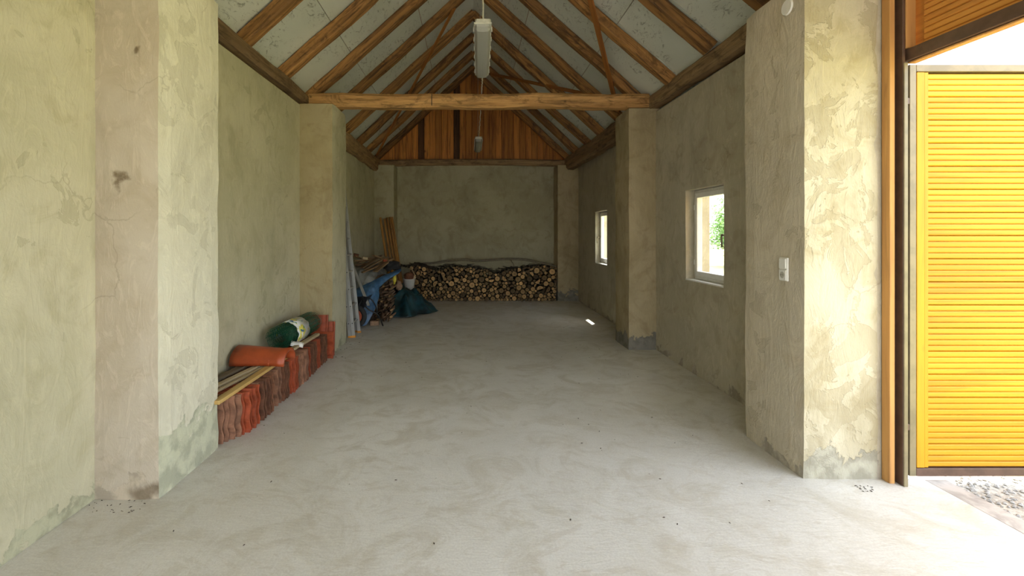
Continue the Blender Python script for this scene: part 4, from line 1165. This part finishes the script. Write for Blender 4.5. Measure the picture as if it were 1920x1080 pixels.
# ------------------------------------------------------------------ firewood stack
prof_px = [(760, 500), (785, 497), (800, 500), (812, 506), (828, 503), (845, 500), (862, 499), (885, 501), (900, 504), (915, 504), (927, 512), (938, 512), (945, 506), (960, 504), (975, 501), (995, 500), (1010, 497), (1030, 497), (1048, 501)]
def stack_top(x):
    px = 881+x*F/10.76
    for (a, b_), (c, d) in zip(prof_px, prof_px[1:]):
        if px <= c: t = max(0, (px-a)/(c-a)); return 1.6-((b_+(d-b_)*t)-437)*10.76/F
    return .80
logs = [(a/1000, b_/1000, c/1000) for a, b_, c in [(-454,37,37),(1391,41,41),(-808,29,29),(-1001,32,32),(-864,28,28),(325,27,27),(268,30,30),(181,62,62),(-388,30,30),(92,32,32),(1550,38,38),(1479,33,33),(-741,38,38),(-667,37,37),(-1062,29,29),(-1143,56,56),(-530,39,39),(-939,29,29),(1629,40,40),(1225,29,29),(-321,37,37),(-257,28,28),(-190,39,39),(-103,49,49),(1706,37,37),(1325,27,27),(7,55,55),(752,31,31),(689,32,32),(401,53,53),(625,31,31),(819,36,36),(1156,41,41),(887,32,32),(-1230,33,33),(539,59,59),(-596,28,28),(1047,61,61),(1940,37,37),(960,31,31),(1871,33,33),(1783,41,41),(-1306,38,38),(-1377,33,33),(2005,28,28),(1279,103,62),(-899,70,27),(302,80,30),(-839,82,32),(925,77,28),(654,112,55),(-1037,83,30),(-273,88,34),(1838,86,30),(-963,91,37),(-585,92,37),(-368,90,34),(1990,90,35),(777,92,35),(1449,114,53),(861,92,34),(1898,90,31),(-1351,94,34),(-702,104,39),(-1256,115,53),(1675,128,59),(-486,122,54),(-774,102,34),(-171,138,62),(1564,127,52),(93,99,34),(1167,134,54),(1765,112,33),(463,126,42),(-56,116,32),(971,118,33),(254,119,31),(350,132,41),(-887,136,40),(-1086,134,40),(36,146,40),(1861,157,45),(-638,140,34),(-320,132,30),(1366,144,35),(144,178,60),(543,168,49),(899,181,63),(1945,149,39),(-1011,138,30),(-1161,146,36),(735,144,32),(1084,144,30),(-392,188,61),(-816,155,34),(-1386,152,34),(805,156,35),(1025,151,30),(-564,159,33),(-261,150,29),(2015,150,30),(-732,199,61),(1782,180,37),(-956,155,28),(-1322,175,35),(-33,184,40),(290,168,29),(409,180,35),(1500,190,38),(1244,223,63),(630,212,48),(235,173,26),(-1042,212,50),(-1222,238,75),(1418,206,45),(-303,188,28),(1613,202,38),(1110,213,43),(-515,204,34),(741,243,67),(-618,218,47),(-917,204,34),(1990,223,47),(337,251,66),(1010,240,61),(-236,209,35),(1714,220,41),(-104,209,35),(40,235,50),(469,194,27),(-1382,223,38),(-1121,199,31),(-840,271,68),(1327,191,26),(1840,276,75),(222,234,36),(509,265,54),(-171,236,36),(-298,266,50),(1552,236,32),(1346,269,50),(-465,280,57),(-968,246,31),(838,250,30),(1480,286,57),(1642,314,78),(-55,290,60),(-1324,257,29),(-1107,288,51),(123,279,43),(1153,314,66),(-548,258,29),(904,291,47),(-676,297,51),(598,293,39),(430,238,27),(-1016,294,37),(-218,287,34),(-1378,301,40),(1950,295,36),(-380,276,29),(205,314,46),(426,328,50),(-570,354,69),(2016,294,29),(815,340,55),(51,372,74),(-935,299,31),(1271,344,56),(-1298,330,45),(673,333,46),(-152,328,44),(-755,325,32),(985,351,53),(-351,333,36),(1748,324,29),(1397,360,54),(281,331,31),(-1180,354,48),(-262,358,50),(1059,313,27),(546,344,33),(343,353,35),(-975,375,54),(1920,394,68),(-432,408,75),(1534,371,44),(-817,413,76),(-1089,385,48),(-1364,375,35),(1786,413,68),(-699,390,45),(2006,351,28),(895,368,30),(-88,388,44),(244,396,44),(1066,370,30),(606,412,58),(490,384,35),(738,370,28),(-1263,447,77),(-183,411,45),(1199,419,49),(160,384,36),(392,414,43),(1468,423,40),(855,425,39),(1607,452,65),(-328,401,29),(1326,427,43),(1116,410,35),(705,435,44),(317,413,30),(1032,431,40),(932,426,38),(782,422,34),(-634,442,39),(2015,406,28),(-256,443,35),(-1380,448,40),(-32,458,46),(509,475,57),(-1029,483,67),(134,476,59),(-1154,434,33),(-533,451,35),(278,511,76),(-924,460,41),(1402,520,77),(-333,522,77),(1128,515,71),(1998,479,47),(-126,495,56),(-714,515,69),(1263,479,38),(974,521,66),(807,524,71),(1701,461,30),(1866,503,53),(648,526,64),(1513,483,35),(403,506,49),(-477,544,69),(-1135,506,42),(43,477,32),(1752,547,70),(-865,534,54),(-1356,538,54),(-216,499,34),(1,550,53),(-589,515,46),(1558,570,63),(1242,571,56),(-1207,558,47),(1950,563,50),(547,572,47),(167,592,62),(-952,549,34),(-187,562,35),(-1087,575,42),(467,559,34),(-628,623,69),(-86,581,40),(368,600,51),(1051,637,73),(896,606,49),(1864,598,42),(1653,582,34),(-790,605,49),(-899,346,27),(724,591,36),(-1013,580,31),(-1284,597,39),(73,596,32),(-248,585,30),(-916,621,46),(1329,611,39),(1461,642,58),(-398,619,40),(-1151,614,33),(-156,650,59),(270,639,52),(478,649,57),(1163,625,39),(2015,609,30),(614,617,33),(-298,635,41),(-1380,630,40),(800,651,56),(-29,640,42),(1696,650,47),(-1043,654,49),(-517,650,45),(1940,690,77),(1793,661,51),(-1220,656,48),(1270,661,38),(1623,635,28),(96,663,39),(1567,720,74),(-730,681,49),(-846,686,50),(1917,209,27),(-1311,670,39),(947,676,38),(1361,703,59),(-433,715,62),(-1123,674,34),(187,710,58),(344,681,33),(1152,722,58),(-963,692,39),(-243,688,35),(27,700,40),(-69,739,64),(-318,721,47),(879,690,32),(-1391,699,29),(-572,725,47),(1732,736,46),(-1079,751,54),(407,710,36),(-1262,750,55),(-658,721,33),(1257,747,49),(1830,766,57),(-1170,715,29),(1453,746,43),(276,724,33),(996,724,30),(95,741,40),(-191,743,40),(-1372,774,48),(1064,741,31),(1661,778,37),(-1165,782,38),(-996,752,29),(673,630,28),(-508,770,31),(-256,766,29),(-909,732,27),(21,770,31),(2010,778,35),(-368,782,31),(1912,793,30),(1753,810,32),(1606,816,30),(1394,782,27),(1501,796,27),(-1218,820,27)]]
random.seed(31)
def log_mesh(kind, i):
    n = 11 if kind == 'round' else 0
    if kind == 'round':
        pr = [(math.cos(2*PI*k/11)*(.98-.05*noise.noise(Vector((math.cos(k), i*5, 0)))), math.sin(2*PI*k/11)*(.96+.05*noise.noise(Vector((k*2., i, 0))))) for k in range(11)]
    elif kind == 'half':
        pr = [(math.cos(PI*k/7)*.98, math.sin(PI*k/7)*.98-.42) for k in range(8)]
    elif kind == 'wedge':
        pr = [(-.1, -.78)]+[(math.cos(PI*(.12+.62*k/5))*.98, math.sin(PI*(.12+.62*k/5))*.98-.05) for k in range(6)]
    else:
        pr = [(-.75, -.55), (.1, -.85), (.8, -.35), (.62, .5), (-.1, .85), (-.7, .4)]
    m = len(pr); V = []
    for t in (0, .02, .5, 1):
        for (x, z_) in pr:
            s = .95 if t == 0 else 1
            V.append((x*s+.06*math.sin(i+t*2)*(t > .1), t, z_*s+.05*math.cos(i*2+t*3)*(t > .1)))
    Fc = [tuple(range(m)), tuple(3*m+k for k in range(m))]+[(j*m+k, j*m+(k+1) % m, (j+1)*m+(k+1) % m, (j+1)*m+k) for j in range(3) for k in range(m)]
    me = bpy.data.meshes.new('log_'+kind); me.from_pydata(V, [], Fc)
    me.materials.append(M['bark']); me.materials.append(M['log_end'])
    mi = [1, 1]+[0]*(3*m)
    me.polygons.foreach_set('material_index', mi)
    bm = bmesh.new(); bm.from_mesh(me); bmesh.ops.recalc_face_normals(bm, faces=bm.faces); bm.to_mesh(me); bm.free()
    return me
LM = {k: [log_mesh(k, i) for i in range(4)] for k in ('round', 'half', 'wedge', 'quarter')}
KN = {'round': 'round log', 'half': 'half-round split log', 'wedge': 'wedge-shaped split log', 'quarter': 'blocky split log'}
logs.sort(key=lambda c: -c[2])
rest = []
for idx_, (x, z_, r) in enumerate(logs):
    band = .25 < z_ and random.random() < (.62 if r > .036 else .25)
    kd_ = random.choice(('half', 'wedge', 'quarter')) if band else 'round'
    me = random.choice(LM[kd_]); Yf = 10.78+random.uniform(-.035, .04); L = random.uniform(.42, .455); rot = random.uniform(0, 6.28)
    if kd_ != 'round': r *= 1.13
    if idx_ >= 295:
        R = Matrix.Rotation(rot, 4, 'Y'); rest.append((me, Matrix.Translation((x, Yf, z_)) @ R @ Matrix.Diagonal((r, L, r, 1)))); continue
    o = bpy.data.objects.new('firewood_log', me); COL.objects.link(o)
    o.location = (x, Yf, z_); o.scale = (r, L, r); o.rotation_euler = (0, rot, 0)
    v = 'bottom' if z_ < .16 else 'lower' if z_ < .34 else 'middle' if z_ < .52 else 'upper' if z_ < stack_top(x)-.13 else 'topmost'
    px = 881+x*F/10.77
    hpos = ['behind the green tarpaulin', 'right beside the green tarpaulin', 'left of the middle', 'near the middle', 'right of the middle', 'towards the right end', 'against the right pier'][min(6, max(0, int((px-790)/37)))]
    sz = 'thick ' if r > .05 else 'thin ' if r < .033 else ''
    lab = '%s%s, %s layer of firewood, %s' % (sz, KN[kd_], v, hpos)
    tag(o, lab, 'log', '%s%ss, %s layer, %s' % (sz, KN[kd_], v, hpos))
# thin filling logs, joined
allc = list(logs); cell = {}
for c in allc: cell.setdefault((int(c[0]*6), int(c[1]*6)), []).append(c)
for _ in range(14000):
    x = random.uniform(-1.4, 2.03); z_ = random.uniform(.01, .84)
    if z_ > stack_top(x)-.02: continue
    d = 1; ci, cj = int(x*6), int(z_*6)
    for i in (-1, 0, 1):
        for j in (-1, 0, 1):
            for c in cell.get((ci+i, cj+j), ()): d = min(d, math.hypot(c[0]-x, c[1]-z_)-c[2])
    d = min(d, z_, .024)
    if d < .008: continue
    c = (x, z_, d); cell.setdefault((ci, cj), []).append(c)
    rest.append((random.choice(LM['round']), Matrix.Translation((x, 10.79+random.uniform(-.02, .04), z_)) @ Matrix.Rotation(random.random()*6, 4, 'Y') @ Matrix.Diagonal((d, .42, d, 1))))
# backing of dark bark behind the joints is the logs' own length, so no wall shows through
V = []; Fc = []; mi = []
for me, M4 in rest:
    o_ = len(V); V += [tuple(M4 @ v.co) for v in me.vertices]
    for p in me.polygons: Fc.append(tuple(i+o_ for i in p.vertices)); mi.append(p.material_index)
me = bpy.data.meshes.new('small_logs'); me.from_pydata(V, [], Fc); me.materials.append(M['bark']); me.materials.append(M['log_end']); me.polygons.foreach_set('material_index', mi)
o = bpy.data.objects.new('small_firewood', me); COL.objects.link(o); tag(o, 'thin round sticks filling the gaps of the firewood stack', 'firewood', kind='stuff')
tw = []
for i in range(150):
    x = random.uniform(-1.85, 2.0)
    if i < 60: x = random.uniform(-1.5, -.75)
    zt = stack_top(x)+random.uniform(-.03, .03); y = random.uniform(10.80, 11.15); a = random.uniform(-.5, .5); L = random.uniform(.1, .3)
    dx, dz = math.cos(a)*L/2, math.sin(a)*L*.35
    x = min(x, 1.85)
    tw.append(tube([(x-dx, y, zt-dz), (x+random.uniform(-.02, .02), y+.03, zt+random.uniform(-.01, .02)), (x+dx, y+random.uniform(-.05, .05), zt+dz)], [.009, .008, .004], 5))
V, Fc = join(tw); o = mk('brushwood', V, Fc, M['bark']); tag(o, 'dark thin brushwood lying on top of the firewood stack', 'brushwood', kind='stuff')
# long bare branch
bp = [(752, 500), (790, 495), (815, 493), (842, 489), (870, 487), (892, 489), (915, 488), (940, 486), (968, 486), (992, 488), (1010, 492), (1028, 496), (1044, 500)]
pts = [P(a, b_, 10.95+.1*math.sin(i)) for i, (a, b_) in enumerate(bp)]
br = spline(pts, 6); V1 = tube(br, [.018+.011*math.sin(PI*i/len(br))*1+.003*noise.noise(Vector((i*.7, 0, 0))) for i in range(len(br))], 8)
tw2 = tube([P(957, 487, 10.97), P(962, 494, 10.93), P(965, 502, 10.9)], [.010, .008, .006], 6)
V, Fc = V1; bo = mk('long_branch', V, Fc, M['twig_grey'], smooth=True); tag(bo, 'long bare grey branch lying bowed on top of the firewood', 'branch')
V, Fc = tw2; mk('side_twig', V, Fc, M['twig_grey'], bo, smooth=True)

# ------------------------------------------------------------------ crumbs on the floor
random.seed(77)
def crumbs(name, x0, x1, y0, y1, n, lab, s0=.004, s1=.012):
    q = []
    for i in range(n):
        x, y = random.uniform(x0, x1), random.uniform(y0, y1); r = random.uniform(s0, s1); a = random.random()*6
        V = [Vector((x, y, .003))+Vector((math.cos(a+k*1.57)*r*(1.6 if k % 2 else .6), math.sin(a+k*1.57)*r*(1.6 if k % 2 else .6), 0)) for k in range(4)]+[Vector((x, y, .004+r*.5))]
        q.append((V, [(0, 1, 4), (1, 2, 4), (2, 3, 4), (3, 0, 4), (3, 2, 1, 0)]))
    V, Fc = join(q); o = mk(name, V, Fc, M['debris_mat']); tag(o, lab, 'debris', kind='stuff')
crumbs('floor_crumbs', 2.43, 2.53, 2.83, 2.9, 26, 'little heap of dark crumbs on the floor before the near right pier', .002, .006)
crumbs('floor_crumbs', -1.8, 1.9, 2.3, 9.5, 120, 'scattered dark crumbs and chips over the concrete floor', .002, .008)
crumbs('floor_crumbs', -1.86, -1.55, 5.6, 7.2, 26, 'dry leaf crumbs on the floor by the ladder foot', .004, .012)
crumbs('floor_crumbs', -2.24, -1.9, 2.62, 2.74, 30, 'dirt along the foot of the pinkish near pier', .002, .006)
